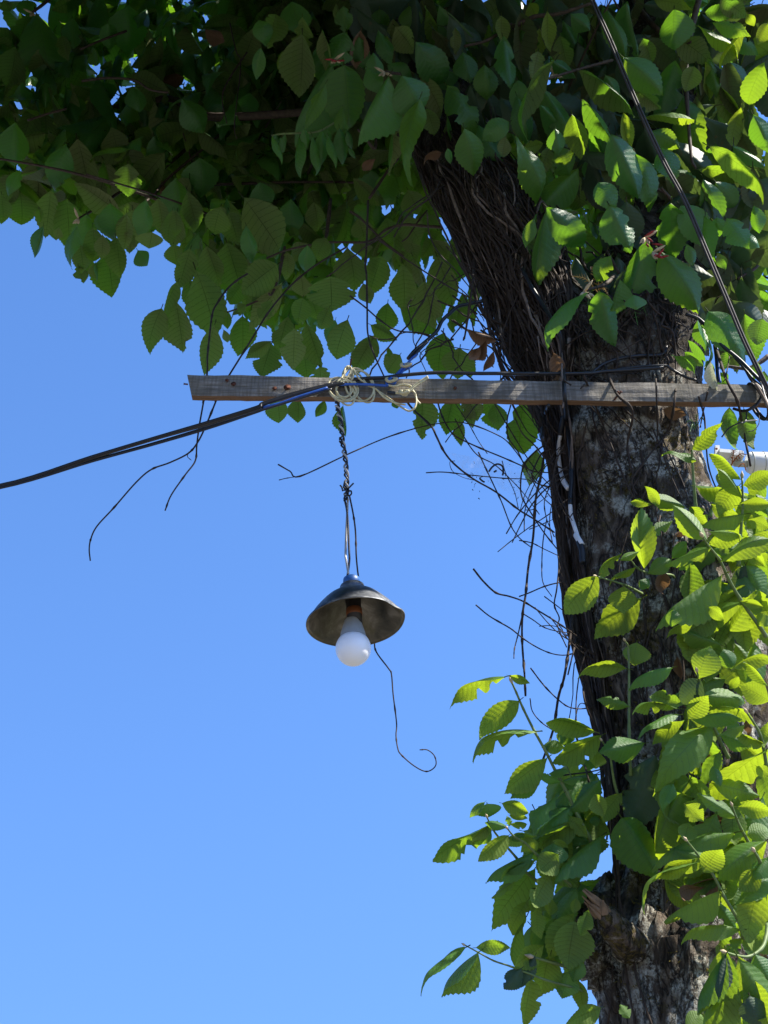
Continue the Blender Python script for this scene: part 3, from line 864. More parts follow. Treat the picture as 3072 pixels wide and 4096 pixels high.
# the half-hidden leaves between and behind them
for n, poly, Y0, Y1, yng in ((78, [(2780, 2040), (2900, 1980), (3120, 1990), (3140, 4150), (2900, 4150), (2860, 3800), (2640, 3500), (2600, 3050), (2700, 2650), (2680, 2300)], 1.83, 1.92, .5),
                             (40, [(2120, 3230), (2350, 2950), (2440, 3150), (2440, 3450), (2330, 3600), (2300, 3980), (2160, 3950), (2090, 3650), (2020, 3500)], 1.96, 2.08, .35),
                             (16, [(2880, 1960), (3140, 1960), (3140, 2330), (2960, 2330)], 2.1, 2.3, .8)):
    k = 0
    while k < n:
        b = (random.uniform(2000, 3140), random.uniform(1950, 4150))
        a = random.gauss(math.pi / 2, 1.0)
        L = random.uniform(150, 235)
        t = (b[0] + L * math.cos(a), b[1] + L * math.sin(a))
        if not (in_poly(poly, *b) and in_poly(poly, *t)): continue
        shoot_leaf(b, t, L * random.uniform(.4, .62), random.uniform(Y0, Y1), random.choice('tu') + ('y' if random.random() < yng else 'm'), False)
        k += 1

# ------------------------------------------------------------------ the mass of leaves deeper in the crown (one part)
POLY = [(-900, 690), (40, 740), (200, 860), (330, 930), (460, 930), (600, 850), (720, 930), (800, 1120), (900, 1250), (1060, 1330), (1250, 1350), (1370, 1230), (1400, 1020), (1340, 900),
        (1420, 840), (1560, 800), (1760, 760), (1900, 900), (2050, 1250), (2300, 1420), (2700, 1400), (2900, 1300), (3000, 1220), (3250, 1300), (4200, 1100), (4200, -2500), (-900, -2500)]

def inside(x, y):
    return in_poly(POLY, x, y)

LOW = []
for q, (ar, fo, tw, cu, wa) in enumerate(SHAPES[:4]):
    V, UV, Fc = leaf_verts(10, 2, ar, fo, tw, cu, wa, .006, q + 60)
    LOW.append((np.array(V), np.array(UV), np.array(Fc)))
VS, US, FS, RS = [], [], [], []
nvert = 0

def add_fill(B, ax, nrm, L, W):
    global nvert
    V, UV, Fc = random.choice(LOW)
    xv = ax.cross(nrm)
    R = np.array([[xv.x * W, ax.x * L, nrm.x * L], [xv.y * W, ax.y * L, nrm.y * L], [xv.z * W, ax.z * L, nrm.z * L]])
    VS.append(V @ R.T + np.array(B))
    US.append(UV)
    FS.append(Fc + nvert)
    RS.append(np.full(len(V), random.random()))
    nvert += len(V)

def hang(B):
    ax = Vector((random.gauss(0, .5), random.gauss(0, .5), random.gauss(-.75, .4)))
    ax = ax.normalized() if ax.length > .1 else Vector((0, 0, -1))
    up = Vector((random.gauss(0, .45), random.gauss(-.15, .45), 1))
    n = (up - ax * up.dot(ax))
    n = n.normalized() if n.length > .05 else ax.orthogonal().normalized()
    L = random.uniform(.15, .24)
    return B, ax, n, L, L * random.uniform(.38, .52)

def fill(count, x, y, z, test, gap=-.28, fr=1.6):
    k = tries = 0
    while k < count and tries < count * 40:
        tries += 1
        B = Vector((random.uniform(*x), random.uniform(*y), random.uniform(*z)))
        if noise.noise(B * fr) < gap: continue
        h = hang(B)
        a, b = proj(B), proj(B + h[1] * h[3])
        if B.y < 0: a = (0, -9999)
        elif (B - CAM).dot(CF) < .8 or not (inside(*a) and inside(*b)): continue
        if not test(B, a): continue
        add_fill(*h)
        k += 1

infr = lambda a: -400 < a[0] < 3480 and -420 < a[1]
HIGH = [tuple(np.array(z) for z in leaf_verts(24, 3, ar, fo, tw, cu, wa, .0035, q + 90, chew=q == 2)) for q, (ar, fo, tw, cu, wa) in enumerate(SHAPES)]
# the crown seen in the picture: left mass, middle, right mass
fill(2600, (-1.5, .35), (2.5, 4.0), (2.9, 6.4), lambda B, a: a[0] < 1750)
rim = lambda B: B.x < .66 + .76 * (B.z - 3.45)
fill(900, (.1, 1.6), (2.25, 3.8), (3.2, 6.4), lambda B, a: a[0] >= 1750 and rim(B))
# unseen crown above the picture, added for shade; rim shaped to let sun in
fill(4600, (-2.6, 3.0), (-1.2, 4.2), (3.9, 7.2), lambda B, a: not infr(a) and B.x < .62 + .76 * (B.z - 3.5) + random.gauss(0, .10) and (B.x < -.3 or B.y > 1.1), .05, 1.2)
fill(5000, (-2.4, .35), (-.7, 4.0), (4.3, 6.8), lambda B, a: not infr(a), -.6, 1.2)
# unseen leaves added to block sun from the left half of the crown
fill(1700, (-.6, 2.5), (.3, 3.6), (4.8, 7.2), lambda B, a: not infr(a) and B.x < .12 + .76 * (B.z - 4), -.9, 1.2)
for k, m_ in enumerate(SMALL):
    V, UV, Fc = HIGH[k % len(HIGH)]
    VS.append(V @ np.array(m_)[:3, :3].T + np.array(m_)[:3, 3])
    US.append(UV); FS.append(Fc + nvert); RS.append(np.full(len(V), random.random()))
    nvert += len(V)
n_mid = sum(len(q) for q in FS)
# front leaves that hide the limbs
FRONT = [(1330, -60), (3160, -60), (3160, 1000), (2860, 1080), (2440, 1060), (2330, 820), (2120, 640), (1900, 560), (1700, 500), (1560, 560), (1400, 420)]
k = n_front = 0
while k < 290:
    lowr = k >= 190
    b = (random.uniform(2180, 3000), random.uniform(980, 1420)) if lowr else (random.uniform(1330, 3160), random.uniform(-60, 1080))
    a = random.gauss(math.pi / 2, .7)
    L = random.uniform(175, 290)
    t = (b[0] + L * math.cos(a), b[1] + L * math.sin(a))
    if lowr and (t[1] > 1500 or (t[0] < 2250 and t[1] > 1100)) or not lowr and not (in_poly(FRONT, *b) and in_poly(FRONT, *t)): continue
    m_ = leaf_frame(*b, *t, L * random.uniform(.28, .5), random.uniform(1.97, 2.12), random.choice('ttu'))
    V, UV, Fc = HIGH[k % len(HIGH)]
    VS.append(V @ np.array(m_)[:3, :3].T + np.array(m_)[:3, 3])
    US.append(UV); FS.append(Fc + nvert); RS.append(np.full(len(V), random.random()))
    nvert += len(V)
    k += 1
n_dark = sum(len(q) for q in FS)
# far leaves that close most of the gap between the hanging mass and the limb
GAP = [(1360, 620), (1700, 600), (1830, 900), (1980, 1200), (1930, 1400), (1720, 1330), (1580, 1200), (1430, 1080)]
k = 0
while k < 44:
    b = (random.uniform(1350, 1980), random.uniform(600, 1400))
    a = random.gauss(math.pi / 2, .6)
    L = random.uniform(130, 220)
    t = (b[0] + L * math.cos(a), b[1] + L * math.sin(a))
    if not (in_poly(GAP, *b) and in_poly(GAP, *t)): continue
    m_ = leaf_frame(*b, *t, L * random.uniform(.3, .55), random.uniform(2.5, 3.0), random.choice('uut'))
    V, UV, Fc = HIGH[k % len(HIGH)]
    VS.append(V @ np.array(m_)[:3, :3].T + np.array(m_)[:3, 3])
    US.append(UV); FS.append(Fc + nvert); RS.append(np.full(len(V), random.random()))
    nvert += len(V)
    k += 1
va, ua, ra = np.concatenate(VS), np.concatenate(US), np.concatenate(RS)
fa = np.concatenate(FS)
me = bpy.data.meshes.new('foliage')
me.vertices.add(len(va))
me.vertices.foreach_set('co', va.astype('f').ravel())
me.loops.add(fa.size)
me.loops.foreach_set('vertex_index', fa.ravel().astype('i'))
me.polygons.add(len(fa))
me.polygons.foreach_set('loop_start', (np.arange(len(fa)) * 4).astype('i'))
me.polygons.foreach_set('use_smooth', np.ones(len(fa), bool))
uvl = me.uv_layers.new(name='UVMap')
uvl.data.foreach_set('uv', ua[fa.ravel()].astype('f').ravel())
at = me.attributes.new('rnd', 'FLOAT', 'POINT')
at.data.foreach_set('value', ra.astype('f'))
me.update(calc_edges=True)
me.materials.append(M['leaf'])
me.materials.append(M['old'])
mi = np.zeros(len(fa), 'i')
mi[n_mid:n_dark] = 1            # darker old-leaf colour paints in the shaded gaps between brighter leaves
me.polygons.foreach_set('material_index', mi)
tag(link('foliage', me, tree), None, None, None, 'stuff')

# ------------------------------------------------------------------ branches and twigs of the crown
BR = [  # sheet path, depth first / last, pixel thickness first / last
    ('Q 700,40 B 1000,700 A 1400,760 1100,640 700,700 440,710 0,720', 2.3, 2.9, 50, 12), ('A 1659,560 1500,800 O 1400,230 1280,370 1160,460', 2.75, 2.5, 12, 6),
    ('A 1500,700 O 1300,200 1010,340 880,430 720,530 650,570', 2.75, 2.42, 12, 7), ('Q 760,640 600,630 450,620 300,660 150,760 P 1250,560 940,620 760,690', 2.3, 2.3, 14, 7),
    ('P 1290,200 1260,480 1230,560', 2.4, 2.35, 16, 10), ('P 910,600 880,740 850,880 800,990 775,980', 2.33, 2.3, 15, 8), ('P 800,990 600,1080 430,1140', 2.35, 2.35, 10, 6),
    ('Q 160,400 330,150 400,60 440,-60', 2.35, 2.3, 12, 14), ('Q 640,500 560,600 480,720 430,760', 2.35, 2.35, 8, 6), ('Q 0,510 80,560 200,680 290,770 440,880', 2.35, 2.35, 12, 8),
    ('B 780,800 770,960 700,880 660,840', 2.1, 2.05, 14, 8), ('C 520,20 300,90 140,110 0,180', 1.95, 2.0, 12, 18), ('C 650,390 430,450 200,520', 1.95, 1.9, 13, 8),
    ('C 790,0 850,90 940,190 1040,280', 2.1, 2.05, 22, 16), ('C 1210,0 1170,160 1145,270', 1.95, 1.95, 24, 20), ('C 1130,500 1130,580 1160,1000 1190,1090', 1.98, 1.98, 20, 9), ('R 610,860 540,920 400,960', 1.95, 1.86, 18, 11),
    ('R 150,400 110,350 80,430', 1.95, 1.9, 12, 8), ('R 970,300 830,230 880,220', 2.0, 1.95, 12, 10), ('R 1000,340 930,260', 1.92, 1.9, 14, 10), ('R 1659,690 1580,800 1450,880', 2.1, 2.1, 14, 9),
    ('S 1176,240 1050,330 900,390 700,370 560,340', 2.05, 2.05, 22, 10), ('B 1659,160 1500,260 1350,300', 2.0, 2.0, 14, 10), ('B 940,480 860,470 800,470', 2.0, 1.97, 10, 14), ('B 640,410 560,410 500,390', 2.05, 2.0, 16, 12),
    ('R 1500,500 1420,650 1400,800 1430,1000', 2.2, 2.2, 60, 40), ('E 1060,330 1150,400 1260,480', 2.4, 2.35, 8, 8), ('R 560,690 620,800 640,840', 2.0, 1.95, 10, 12), ('A 180,780 300,740 430,705', 2.35, 2.38, 9, 10),
    ('A 210,80 290,20 380,-60', 2.3, 2.3, 10, 12), ('A 520,320 660,260 820,200', 2.38, 2.4, 9, 10), ('A 530,525 700,505 870,520 970,580 1090,600', 2.38, 2.35, 10, 9),
]
for s, Y0, Y1, t0, t1 in BR:
    p = pts2(s)
    n = len(p)
    p3 = smooth([P(x, y, Y0 + (Y1 - Y0) * i / (n - 1)) for i, (x, y) in enumerate(p)], 5)
    k = (Vector(p3[0]) - CAM).length * .92 / F
    m = len(p3)
    MB().tube(p3, [.5 * k * (t0 + (t1 - t0) * i / (m - 1)) * random.uniform(.9, 1.15) for i in range(m)], 8).build('branch', M['twig'], tree, p3[0])
# young twigs inside the crown
tw = MB()
for k in range(150):
    B = Vector((random.uniform(-1.4, 1.2), random.uniform(2.5, 3.4), random.uniform(3.2, 5.4)))
    d = Vector((random.gauss(0, .5), random.gauss(-.3, .4), random.gauss(-.3, .4)))
    q = [B, B + d * .3, B + d * .55 + Vector((0, 0, -.05)), B + d * .8 + Vector((0, 0, -.14))]
    if all(inside(*proj(z)) for z in q):
        tw.tube(smooth(q, 3), [.006 - .0004 * i for i in range(10)], 5)
tag(tw.build('twigs', M['twig'], tree), None, None, None, 'stuff')
# opening buds at twig ends
for c, x, y, red in (('R', 820, 600, 1), ('R', 870, 700, 1), ('R', 400, 970, 0), ('B', 510, 385, 1), ('B', 835, 470, 0), ('C', 270, 480, 0), ('A', 210, 85, 0), ('O', 650, 570, 0)):
    p = P(*px(c, x, y), 1.84 if c == 'R' else 1.94 if c in 'BC' else 1.72 if c == 'K' else 2.2)
    mb = MB()
    for k in range(5):
        d = Vector((random.gauss(0, .5), -.3, -1 if k else .2)).normalized()
        mb.tube([p, p + d * .012, p + d * .022, p + d * .034], [.002, .0042, .0038, .0005], 6)
    o = mb.build('bud', M['bud'], tree, p)
    if red:
        mb = MB()
        for k in range(4):
            d = Vector((random.gauss(0, .8), -.6, random.gauss(-.6, .4))).normalized()
            q = p + Vector((random.uniform(-.012, .012), -.008, random.uniform(-.03, .0)))
            mb.tube([q, q + d * .010, q + d * .02, q + d * .028], [.001, .003, .0026, .0004], 6)
        mb.build('bud_scale', M['redbud'], o, p)

# ------------------------------------------------------------------ the bare climber on the trunk, strand by strand
climber = tag(empty('climbing_plant', (P(2400, 3400, 1.95).x, 1.95, 0)), 'bare brown climber whose strands mat the left side of the trunk and limb', 'climbing plant')
BAND = [(480, 1610, 1960), (640, 1690, 2080), (800, 1745, 2150), (1000, 1850, 2210), (1200, 1945, 2240), (1400, 2010, 2255), (1600, 2130, 2262), (1800, 2195, 2285), (2100, 2232, 2300), (2400, 2262, 2345),
        (2700, 2335, 2405), (3000, 2405, 2450), (3300, 2440, 2490), (3700, 2440, 2560), (4120, 2440, 2720)]

def strand(path, rad, mat='vine', parent=None, name='strand', jit=1, into=None):
    q = [Vector(z) + Vector((random.gauss(0, .0018), random.gauss(0, .001), random.gauss(0, .002))) * jit for z in smooth(path, 4)]
    m = len(q)
    rr = [rad * (1 - .25 * i / m) * random.uniform(.85, 1.2) for i in range(m)]
    if into: into.tube(q, rr, 6)
    else: MB().tube(q, rr, 6).build(name, M[mat], parent or climber, q[0])

for k in range(185):
    u = random.random() ** 1.15
    i0 = random.choice((0, 0, 0, 1, 1, 2, 3, 4, 5)) if k < 160 else random.randint(3, 8)
    i1 = min(len(BAND) - (1 if k % 12 == 0 else 3), i0 + random.randint(4, 11))
    path = []
    for i in range(i0, i1 + 1):
        y, a, b = BAND[i]
        u = min(1.15 if i < 6 else 1.0, max(-.04, u + random.gauss(0, .17)))
        yy = y + random.uniform(-60, 60)
        path.append(on_bark(a + (b - a) * u, yy, random.uniform(.003, .03), 2.05))
    strand(path, random.choice((.0012, .0016, .002, .0024, .003, .0042)), 'vine' if random.random() < .85 else 'vine_pale')
# thinner strands crossing the limbs at a slant: past what can be picked apart one by one
slant = MB()
for k in range(46):
    x, y = random.uniform(1750, 2250), random.uniform(620, 1450)
    a = random.choice((1, 1, -1)) * random.uniform(.3, 1.1)
    L = random.uniform(200, 600)
    path = [on_bark(x + math.sin(a) * L * t + random.gauss(0, 14), y + math.cos(a) * L * t, random.uniform(.006, .03), 2.05) for t in (0, .25, .5, .75, 1)]
    strand(path, random.uniform(.0014, .003), into=slant)
for k in range(60):
    x, y = random.uniform(2240, 2800), random.uniform(900, 1300)
    a = random.gauss(0, .45)
    L = random.uniform(180, 420)
    path = [on_bark(x + math.sin(a) * L * t + random.gauss(0, 16), min(1490, y + math.cos(a) * L * t), random.uniform(.006, .03), 2.05) for t in (0, .25, .5, .75, 1)]
    strand(path, random.choice((.0014, .002, .003)), into=slant)
tag(slant.build('fine_strands', M['vine'], climber), None, None, None, 'stuff')
# thin strands down the bare bark
for k in range(26):
    x, y = random.uniform(2300, 2780), random.uniform(1650, 2900)
    path = [on_bark(x + random.gauss(0, 12) + t * random.uniform(-60, 60), y + t * random.uniform(250, 600), .004) for t in (0, .3, .6, 1)]
    strand(path, random.uniform(.0012, .0028), 'vine')
LOOSE = """H 90,-30 130,110 190,230 260,300 450,390 620,460 780,530 880,575 1020,585;7
T 1000,470 1070,560 1240,720 H 90,290 150,410 230,510 380,630 570,740 750,880 880,960 1040,1065;9
H 10,585 150,580 380,605 640,630 820,640 950,690 1010,720;5
H 240,150 340,340 430,450 560,520 700,650 800,760 920,920;5
H 430,420 480,530 560,700 620,830 690,1010 760,1110 860,1190;6
H 200,-40 350,190 430,330 500,430;4
H 1000,300 960,440 930,620 890,800 870,1100 830,1350 810,1560 785,1720 780,1900 790,2080 800,2200 J 985,90 1000,410;10
H 785,1720 750,1880 720,2000 715,2080;6
H 390,1360 470,1460 570,1550 680,1580 790,1620 920,1700 1050,1780 1180,1870 1300,1950;8
H 410,1650 520,1740 690,1840 790,1920 920,2000 1040,2045 1150,2050 1240,2010 1290,1930;6
H 760,1580 830,1555 960,1500 1080,1470 1150,1475 1230,1500;6
H 690,40 660,170 670,300 750,420 830,590 940,770 1020,850;6
H 950,370 860,440 790,540 770,660 780,780 860,920 960,1070 1080,1220;7
H 1000,400 940,430 890,520 860,600 900,670 1010,700;7
H 1060,1100 1090,1200 1080,1330 1060,1520 1040,1650 1080,1750 1070,1830 1140,1990;7
H 980,960 950,1130 940,1330 950,1470 1020,1580;5
H 790,1720 870,1770 960,1830 1090,1865 1260,1880;5
H 920,1820 1000,1815 1070,1830 1150,1900;4
H 960,1580 1080,1670 1180,1750;5
H 1200,1600 1180,1800 1150,2050 J 1340,250 1290,420 1250,680 1180,900 1110,1080;11
H 1270,1700 1240,1830 1200,2000 1150,2211;8
J 1045,160 1160,310 1290,440 1400,510 1540,515 1659,460;6
J 1040,430 1060,540 1140,640 1260,720 1420,800;5
J 1440,640 1450,560 1500,470 1659,560 1750,600;4
J 1560,-100 1530,200 1510,350 1540,510 1600,650 1640,800;8
H 240,490 200,500 220,570 300,620 390,645;3
H 620,490 650,590 720,740 750,870;4
W 1113,1858 1160,1885 1200,1905 1395,1815 1560,1745 1720,1700 1850,1690 1990,1740 2050,1790 2130,1900 2200,1985 2250,2060;6
W 1117,1920 1150,1912 1200,1905;4
H 560,30 720,300 860,520 980,660 1050,720;5
H 700,20 820,250 930,330 1010,400;5
H 750,30 880,190 960,330 1040,420;4
H 820,0 900,160 1000,240;5
H 810,885 870,880 900,840 990,770;4
H 840,1040 940,1000 1030,960;4
H 760,1130 860,1150 960,1200 1090,1260;5
H 1000,700 960,820 980,960 1040,1100;5
J 1659,900 1500,860 1440,740 1400,640;5
J 1250,1120 1400,1100 1560,1080 1700,1050;7
J 1340,1180 1500,1130 1659,1100;7
J 1400,640 1460,800 1520,1000 1560,1160 1600,1300;9
Q 240,750 500,930 780,1110 1000,1230 1200,1340 1500,1500 1640,1570;6
Q 0,1210 120,1300 260,1420 400,1500 600,1520 800,1600;7
E 370,660 450,690 560,685 640,640 720,635 840,660 1000,740 1200,780;5
Q 640,520 660,700 740,860 860,980 1000,1150;6
Q 510,1240 480,1300 520,1480 530,1600 600,1700;5
Q 1080,100 1060,400 1030,900 1010,1150 960,1500 940,1580;9
Q 1100,740 1170,1000 1180,1300 1280,1640;7
F 0,350 180,460 270,560 340,660 390,760 440,800;8
Q 1390,1540 1200,1340 1130,1240 980,1040 850,830;5
F 650,680 720,850 820,960 790,1150 800,1260 830,1370;11
F 520,740 620,1000 700,1200 770,1380 830,1500;9
F 965,760 970,900 975,1100 960,1200;7
F 1000,430 1070,480 1090,700 1080,900 1040,1080 950,1200 830,1360 820,1420 850,1480;9
F 1330,550 1400,760 1470,900 1500,1050 1550,1300;12
F 1430,560 1400,740 1380,780;5
F 1285,840 1250,1000 1240,1060;7
F 1230,870 1265,1000 1275,1150 1290,1300 1330,1420 1380,1520;8
F 1380,560 1500,680 1620,870 1680,960;11
F 950,1080 1000,1200 1050,1340 1120,1500;6
F 1000,1120 1070,1280 1130,1400 1180,1560;6
F 930,1400 830,1600 780,1740 740,1900 735,2100;7
F 540,1020 480,1300 500,1500;6
F 400,560 520,480 640,450 760,460;6
F 500,820 600,720 800,560 960,480;6
F 560,930 640,1020 700,1080;5"""
for ln in LOOSE.split('\n'):
    s, th = ln.split(';')
    p = pts2(s)
    c = ln[0]
    n = len(p)
    path = []
    for i, (x, y) in enumerate(p):
        e = min(i, n - 1 - i) / max(1, (n - 1) / 2)
        hit = BV.ray_cast(CAM, ray(x, y))
        base = 1.98 if c in 'HJW' else 1.99
        if c == 'F':
            q = CAM + ray(x, y) * (hit[3] - .03) if hit[0] is not None else P(x, y, 1.93)
            if 1490 < y < 1670 and q.y > 1.85: q = P(x, y, 1.855)
            path.append(q)
        elif hit[0] is not None and hit[3] < 5:
            path.append(CAM + ray(x, y) * (hit[3] - .012))
        else:
            path.append(P(x, y, base + .03 * math.sin(i * 1.7)))
    k = (path[0] - CAM).length / F
    q = smooth(path, 5)
    m = len(q)
    r0 = float(th) * k * .5
    nod = random.randint(6, 11)
    MB().tube(q, [r0 * (1 - .35 * i / m) * (1.45 if i % nod == nod - 1 else random.uniform(.92, 1.08)) for i in range(m)], 7).build('strand', M['vine'], climber, q[0])
# finer stray stems that arch out from the left edge of the trunk
for k in range(15):
    y = random.uniform(1620, 2650)
    x = 2215 + (y - 1620) * .14
    a = random.choice((random.uniform(-2.9, -2.3), random.uniform(2.0, 2.9)))
    L = random.uniform(150, 380)
    bend = random.uniform(-1.2, -.2) if a > 0 else random.uniform(.1, .9)
    p = [(x + 20, y), (x - 5, y + random.uniform(-20, 20))]
    for j in range(4):
        a += bend / 4 + random.gauss(0, .12)
        p.append((p[-1][0] + math.cos(a) * L / 4, p[-1][1] + math.sin(a) * L / 4))
    strand([P(xx, yy, 2.0 - .012 * j) for j, (xx, yy) in enumerate(p)], random.uniform(.001, .0019), jit=0)
# rootlet fuzz on the thicker strands
fz = MB()
for k in range(700):
    i = random.randint(0, len(BAND) - 5)
    y, a, b = BAND[i]
    y2, a2, b2 = BAND[i + 1]
    t = random.random()
    u = random.uniform(-.05, 1.0)
    p = on_bark((a + (a2 - a) * t) + ((b - a) + ((b2 - a2) - (b - a)) * t) * u, y + (y2 - y) * t, random.uniform(.003, .02), 2.05)
    d = Vector((random.gauss(-.4, .6), random.gauss(-.5, .4), random.gauss(0, .6))).normalized()
    l_ = random.uniform(.006, .018)
    fz.tube([p, p + d * l_ * .6, p + d * l_ + Vector((0, 0, -.003))], [.0007, .0005, .0002], 3, False)
tag(fz.build('rootlets', M['vine'], climber), None, None, None, 'stuff')
# moss tufts on bark
ms = MB()
for k in range(2600):
    if random.random() < .6:
        x, y = random.uniform(1750, 2250), random.uniform(640, 1480)
    else:
        x, y = random.uniform(2260, 2850), random.uniform(1680, 4050)
    if noise.noise(Vector((x * .006, y * .006, 3))) < .08: continue
    h = BV.ray_cast(CAM, ray(x, y))
    if h[0] is None or h[3] > 5: continue
    p, nn = h[0], h[1]
    if nn.dot(ray(x, y)) > 0: nn = -nn
    for j in range(2):
        d = (nn + Vector((random.gauss(0, .7), random.gauss(0, .7), random.gauss(-.2, .7)))).normalized()
        l_ = random.uniform(.004, .011)
        q = p + Vector((random.gauss(0, .004), 0, random.gauss(0, .004)))
        ms.tube([q - nn * .002, q + d * l_], [.0014, .0003], 3, False)
M['moss'] = simple('golden moss', (.11, .085, .02), .95, 0, .1, .5, 60)
tag(ms.build('moss', M['moss'], tree), None, None, None, 'stuff')
# ------------------------------------------------------------------ the plank
YP = 1.88                                        # front face of the plank
A0, A1 = P(748, 1497, YP), P(3240, 1541, YP)
B0, B1 = P(765, 1580, YP), P(3240, 1612, YP)
ax = (A1 - A0)
LEN = ax.length
ax.normalize()
H0 = (A0 - B0).z
THK = .020
plank_o = Vector(A0)
pb = MB()
NX, NZ = 90, 5
def plank_pt(i, j, back):
    t = i / NX
    top = A0.lerp(A1, t)
    bot = B0.lerp(B1, t)
    q = top.lerp(bot, j / NZ)
    e = .0016 * noise.noise(Vector((q.x * 9, j * .8, back * 3))) + .0007 * noise.noise(Vector((q.x * 60, j * 3.1, back)))
    q = q + Vector((0, THK * back + e * (1 if not back else -1), 0))
    if j in (0, NZ):
        q.z += .003 * noise.noise(Vector((q.x * 11, 5 + j, 1))) + .0012 * noise.noise(Vector((q.x * 55, 9 + j, back)))
        q.y += .0016 * (1 if not back else -1)
    return q
for back in (0, 1):
    for i in range(NX + 1):
        for j in range(NZ + 1):
            pb.v.append(plank_pt(i, j, back))
K2 = (NX + 1) * (NZ + 1)
vid = lambda i, j, b_: b_ * K2 + i * (NZ + 1) + j
for i in range(NX):
    for j in range(NZ):
        pb.f.append((vid(i, j, 0), vid(i, j + 1, 0), vid(i + 1, j + 1, 0), vid(i + 1, j, 0)))
        pb.f.append((vid(i, j, 1), vid(i + 1, j, 1), vid(i + 1, j + 1, 1), vid(i, j + 1, 1)))
    pb.f.append((vid(i, 0, 0), vid(i + 1, 0, 0), vid(i + 1, 0, 1), vid(i, 0, 1)))
    pb.f.append((vid(i, NZ, 0), vid(i, NZ, 1), vid(i + 1, NZ, 1), vid(i + 1, NZ, 0)))
for j in range(NZ):
    pb.f.append((vid(0, j, 0), vid(0, j, 1), vid(0, j + 1, 1), vid(0, j + 1, 0)))
    pb.f.append((vid(NX, j, 0), vid(NX, j + 1, 0), vid(NX, j + 1, 1), vid(NX, j, 1)))
plank = tag(pb.build('plank', M['wood'], None, plank_o, False), 'weathered grey timber plank fixed level across the front of the trunk', 'plank')

def nail(c, x, y, bend=(0, -1, 0), L=.016, r=.0032):
    p = P(*px(c, x, y), YP - .001)
    d = Vector(bend).normalized()
    mb = MB().tube([p - d * .004, p + d * L, p + d * (L + .0015)], [.0018, .0018, r], 8)
    mb.build('nail', M['rust'], plank, p)
nail('D', 695, 1070, L=.003, r=.006)
nail('D', 1035, 1105, L=.002, r=.0055)
nail('D', 1140, 1097, L=.002, r=.0085)
nail('D', 640, 1038, L=.002, r=.0045)
nail('D', 300, 1063, (-1, -.2, 0), .004, .003)
nail('T', 478, 150, (.1, -.6, .9), .014, .004)
nail('F', 712, 885, (.6, -.7, .45), .02, .004)
nail('F', 735, 850, (-.3, -.8, -.4), .012, .003)
nail('E', 1080, 1100, L=.002, r=.004)

# ------------------------------------------------------------------ pendant lamp
YL = 1.875
k = (P(1400, 2450, YL) - CAM).dot(CF) / F           # metres per photo pixel there
ctr = P(1420, 2490, YL)                              # middle of the rim
TILT = Matrix.Rotation(math.radians(5), 4, 'Y').inverted() @ Matrix.Rotation(math.radians(-3), 4, 'X')
LW = Matrix.Translation(ctr) @ TILT
lamp = link('pendant_lamp', None, None, LW)
tag(lamp, 'dented grey metal pendant lamp with a white bulb, hanging below the plank', 'lamp')
R = 193 * k
HS = 138 * k

def dent(q, a):
    f = q.xy.length / R
    z = q.z
    d = math.exp(-((a + .10 + math.pi) % (2 * math.pi) - math.pi) ** 2 / .10)          # folded corner at right
    d2 = math.exp(-((a + .62 + math.pi) % (2 * math.pi) - math.pi) ** 2 / .06)
    d3 = math.exp(-((a + 2.3 + math.pi) % (2 * math.pi) - math.pi) ** 2 / .5)
    q = q.copy()
    s = 1 + .03 * d * f ** 3 - .055 * d2 * f ** 3
    q.x *= s; q.y *= s
    q.z = z + R * f ** 3 * (.045 * d + .01 * d2 - .015 * d3)
    return q

prof = [(.255, 1.0), (.31, .985), (.39, .94), (.48, .865), (.57, .77), (.66, .645), (.75, .50), (.84, .345), (.91, .20), (.965, .075), (1.0, 0.0)]
outer = [(r * R, z * HS) for r, z in prof]
sh = MB().lathe([(44 * k, HS + 34 * k), (49 * k, HS + 32 * k), (52 * k, HS + 20 * k), (50 * k, HS + 5 * k), (48 * k, HS)] + outer + [(R * 1.012, .002), (R * 1.012, -.001)], 72, dent)
so = sh.build('shade', M['zinc'], lamp)
so.matrix_basis = Matrix()
inn = MB().lathe([(R * 1.012, -.001), (R - .0012, .0004)] + [((r * R) - .0014, z * HS - .0012) for r, z in prof[::-1]] + [(46 * k, HS - .001), (44 * k, HS + 33 * k)], 72, dent)
io = inn.build('shade_lining', M['tarnish'], lamp)
io.matrix_basis = Matrix()
def lpart(name, prof, mat, seg=32, parent=lamp):
    o = MB().lathe(prof, seg).build(name, M[mat], parent)
    o.matrix_basis = Matrix()
    return o
lpart('cap', [(0, HS + 74 * k), (27 * k, HS + 74 * k), (33 * k, HS + 69 * k), (35 * k, HS + 58 * k), (36 * k, HS + 20 * k), (0, HS + 20 * k)], 'cap')
sk = lpart('socket', [(0, HS + 20 * k), (33 * k, HS + 20 * k), (33 * k, HS - 40 * k), (30 * k, HS - 60 * k), (30 * k, -10 * k), (0, -10 * k)], 'socket')
lpart('socket_ring', [(30.5 * k, 62 * k), (32.5 * k, 60 * k), (32.5 * k, 34 * k), (30.5 * k, 32 * k)], 'copper', 32, sk)
RB = 70 * k
ZB = -117 * k
gl = []
for i in range(19):
    th = math.pi * (i / 18) * .733 + math.pi * .267
    gl.append((RB * math.sin(th), ZB + RB * math.cos(th)))
bulb = lpart('bulb', gl, 'opal', 48)
bulb.matrix_basis = Matrix.Translation((-9 * k, 0, 0)) @ Matrix.Rotation(math.radians(3), 4, 'Y')      # screwed in a little askew
zt = gl[0][1]
